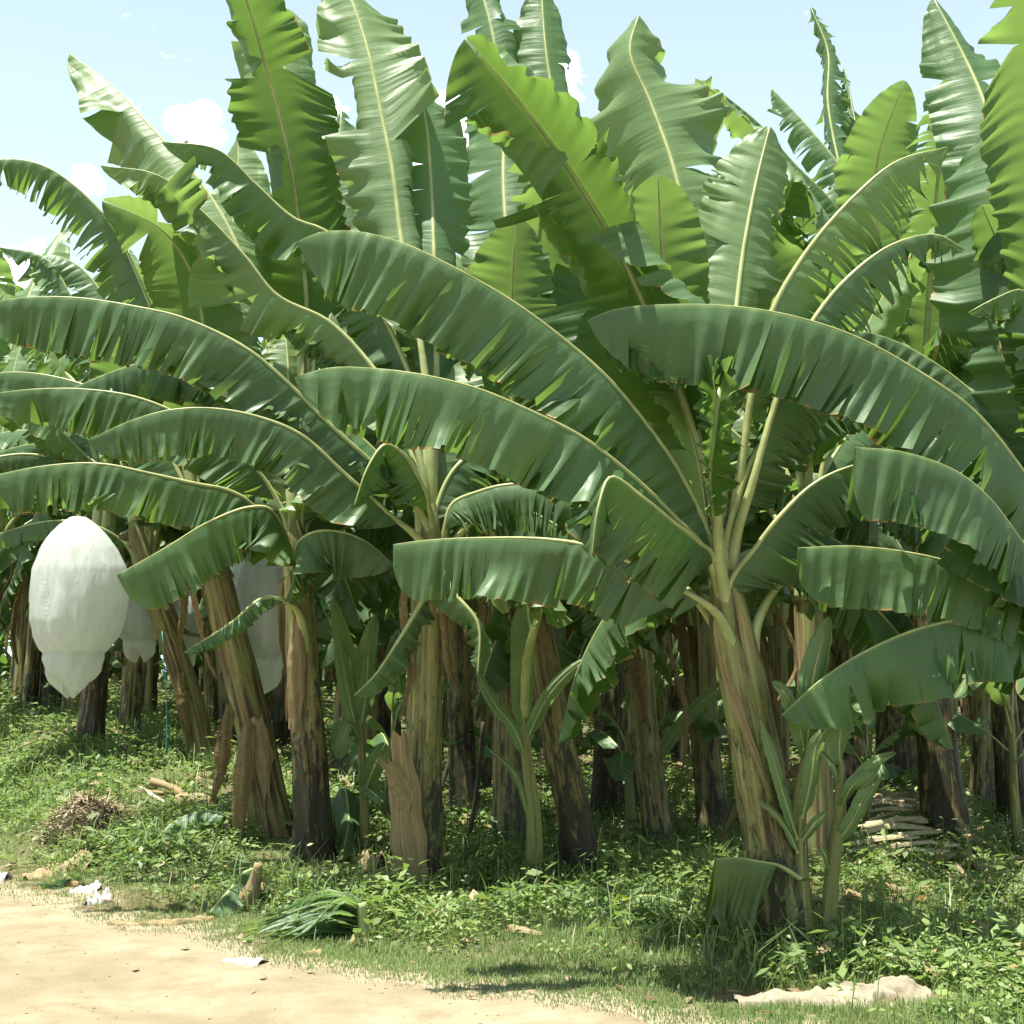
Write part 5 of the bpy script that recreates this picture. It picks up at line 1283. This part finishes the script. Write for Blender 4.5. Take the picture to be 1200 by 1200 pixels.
def clods():
    g = np.random.default_rng(29); n = 2600
    x = g.uniform(-5.5, 3, n); y = g.uniform(5.2, 13, n); t = tt(x, y)
    k = (t > -4) & (t < .5) & (g.uniform(0, 1, n) < np.interp(t, [-4, -.6, 0, .5], [.25, .35, 1, .6])); x, y = x[k], y[k]; n = len(x)
    r = g.uniform(.003, .011, n) * (1 + 2.2 * (g.uniform(0, 1, n) < .04)); c = np.stack([x, y, zg(x, y) + r * .3], -1)
    D_ = np.array([[1, 0, 0], [0, 1, 0], [-1, 0, 0], [0, -1, 0], [0, 0, .7], [0, 0, -.5]], float)
    V_ = c[:, None] + D_[None] * r[:, None, None] * g.uniform(.6, 1.4, (n, 6, 1))
    i = np.arange(n)[:, None] * 6
    Fq = np.concatenate([i + np.array([q]) for q in ([0, 1, 4, 4], [1, 2, 4, 4], [2, 3, 4, 4], [3, 0, 4, 4])], 0)[:, :3]
    o = build('pebbles', V_.reshape(-1, 3), Fq, M_ROAD, None, None, False); o['kind'] = 'stuff'; o['label'] = 'small clods and pebbles on the dirt road'; o['category'] = 'pebbles'


coarse_litter(); clods()

# ------------------------------------------------------------------ light and sky
SUN_AZ, SUN_EL = -112, 77
w = bpy.data.worlds.new('World'); SC.world = w; w.use_nodes = True
nt = w.node_tree; nt.nodes.clear()
sky = nd(nt, 'ShaderNodeTexSky', sky_type='NISHITA', sun_disc=False)
sky.sun_elevation = R(SUN_EL); sky.sun_rotation = R(SUN_AZ); sky.air_density = 1.0; sky.dust_density = 1.2; sky.ozone_density = 0.0
tc = nd(nt, 'ShaderNodeTexCoord')
dirv = tc.outputs['Generated']
dsep = nd(nt, 'ShaderNodeSeparateXYZ'); lk(nt, dirv, dsep.inputs[0])
mask = None
for (px, py, rad, amp) in ((515, 165, .055, 1.), (232, 150, .030, .8), (372, 140, .028, .8), (100, 210, .02, .6), (20, 330, .04, .7), (650, 90, .03, .5), (400, 230, .03, .6), (160, 90, .10, .16)):
    v = unit(at(px, py, 1.) - CAM)
    dn = nd(nt, 'ShaderNodeVectorMath', operation='DISTANCE'); lk(nt, dirv, dn.inputs[0]); dn.inputs[1].default_value = tuple(v)
    k = math_n(nt, 'MULTIPLY', math_n(nt, 'SUBTRACT', 1.0, math_n(nt, 'DIVIDE', dn.outputs['Value'], rad), None, True), amp)
    mask = k if mask is None else math_n(nt, 'MAXIMUM', mask, k)
cn = noise(nt, scaled(nt, dirv, (1, 1, 1.6)), 30, 9, .62)
bigc = noise(nt, scaled(nt, dirv, (1, 1, 3)), 2.3, 6, .6)
cf = math_n(nt, 'MULTIPLY', math_n(nt, 'SUBTRACT', math_n(nt, 'MULTIPLY_ADD', cn, 1.2, mask), .86), 4.2, None, True)
wide = math_n(nt, 'MULTIPLY', math_n(nt, 'SUBTRACT', bigc, .54), 2.0, None, True)
vf = math_n(nt, 'MULTIPLY_ADD', wide, .10, math_n(nt, 'MULTIPLY', math_n(nt, 'SUBTRACT', .85, dsep.outputs[2], None, True), .95), True)
CLOUD = 10.5
bg = nd(nt, 'ShaderNodeBackground'); bg.inputs['Strength'].default_value = .07
lk(nt, mixc(nt, cf, mixc(nt, vf, sky.outputs[0], (6.9, 8.6, 8.6)), (11.5, 11.5, 11.3)), bg.inputs['Color'])
lk(nt, bg.outputs[0], nd(nt, 'ShaderNodeOutputWorld').inputs['Surface'])

sd = np.array([math.sin(R(SUN_AZ)) * math.cos(R(SUN_EL)), math.cos(R(SUN_AZ)) * math.cos(R(SUN_EL)), math.sin(R(SUN_EL))])
sl = bpy.data.lights.new('sun', 'SUN'); sl.energy = 5.0; sl.angle = R(.55); sl.color = (1, .96, .88)
so = bpy.data.objects.new('sun', sl); COL.objects.link(so)
so.rotation_euler = Vector(tuple(sd)).to_track_quat('Z', 'Y').to_euler()

SC.view_settings.view_transform = 'Standard'; SC.view_settings.look = 'None'
SC.view_settings.exposure = 1.4; SC.view_settings.gamma = 1
SC.cycles.max_bounces = 8; SC.cycles.diffuse_bounces = 4; SC.cycles.transmission_bounces = 5; SC.cycles.transparent_max_bounces = 8
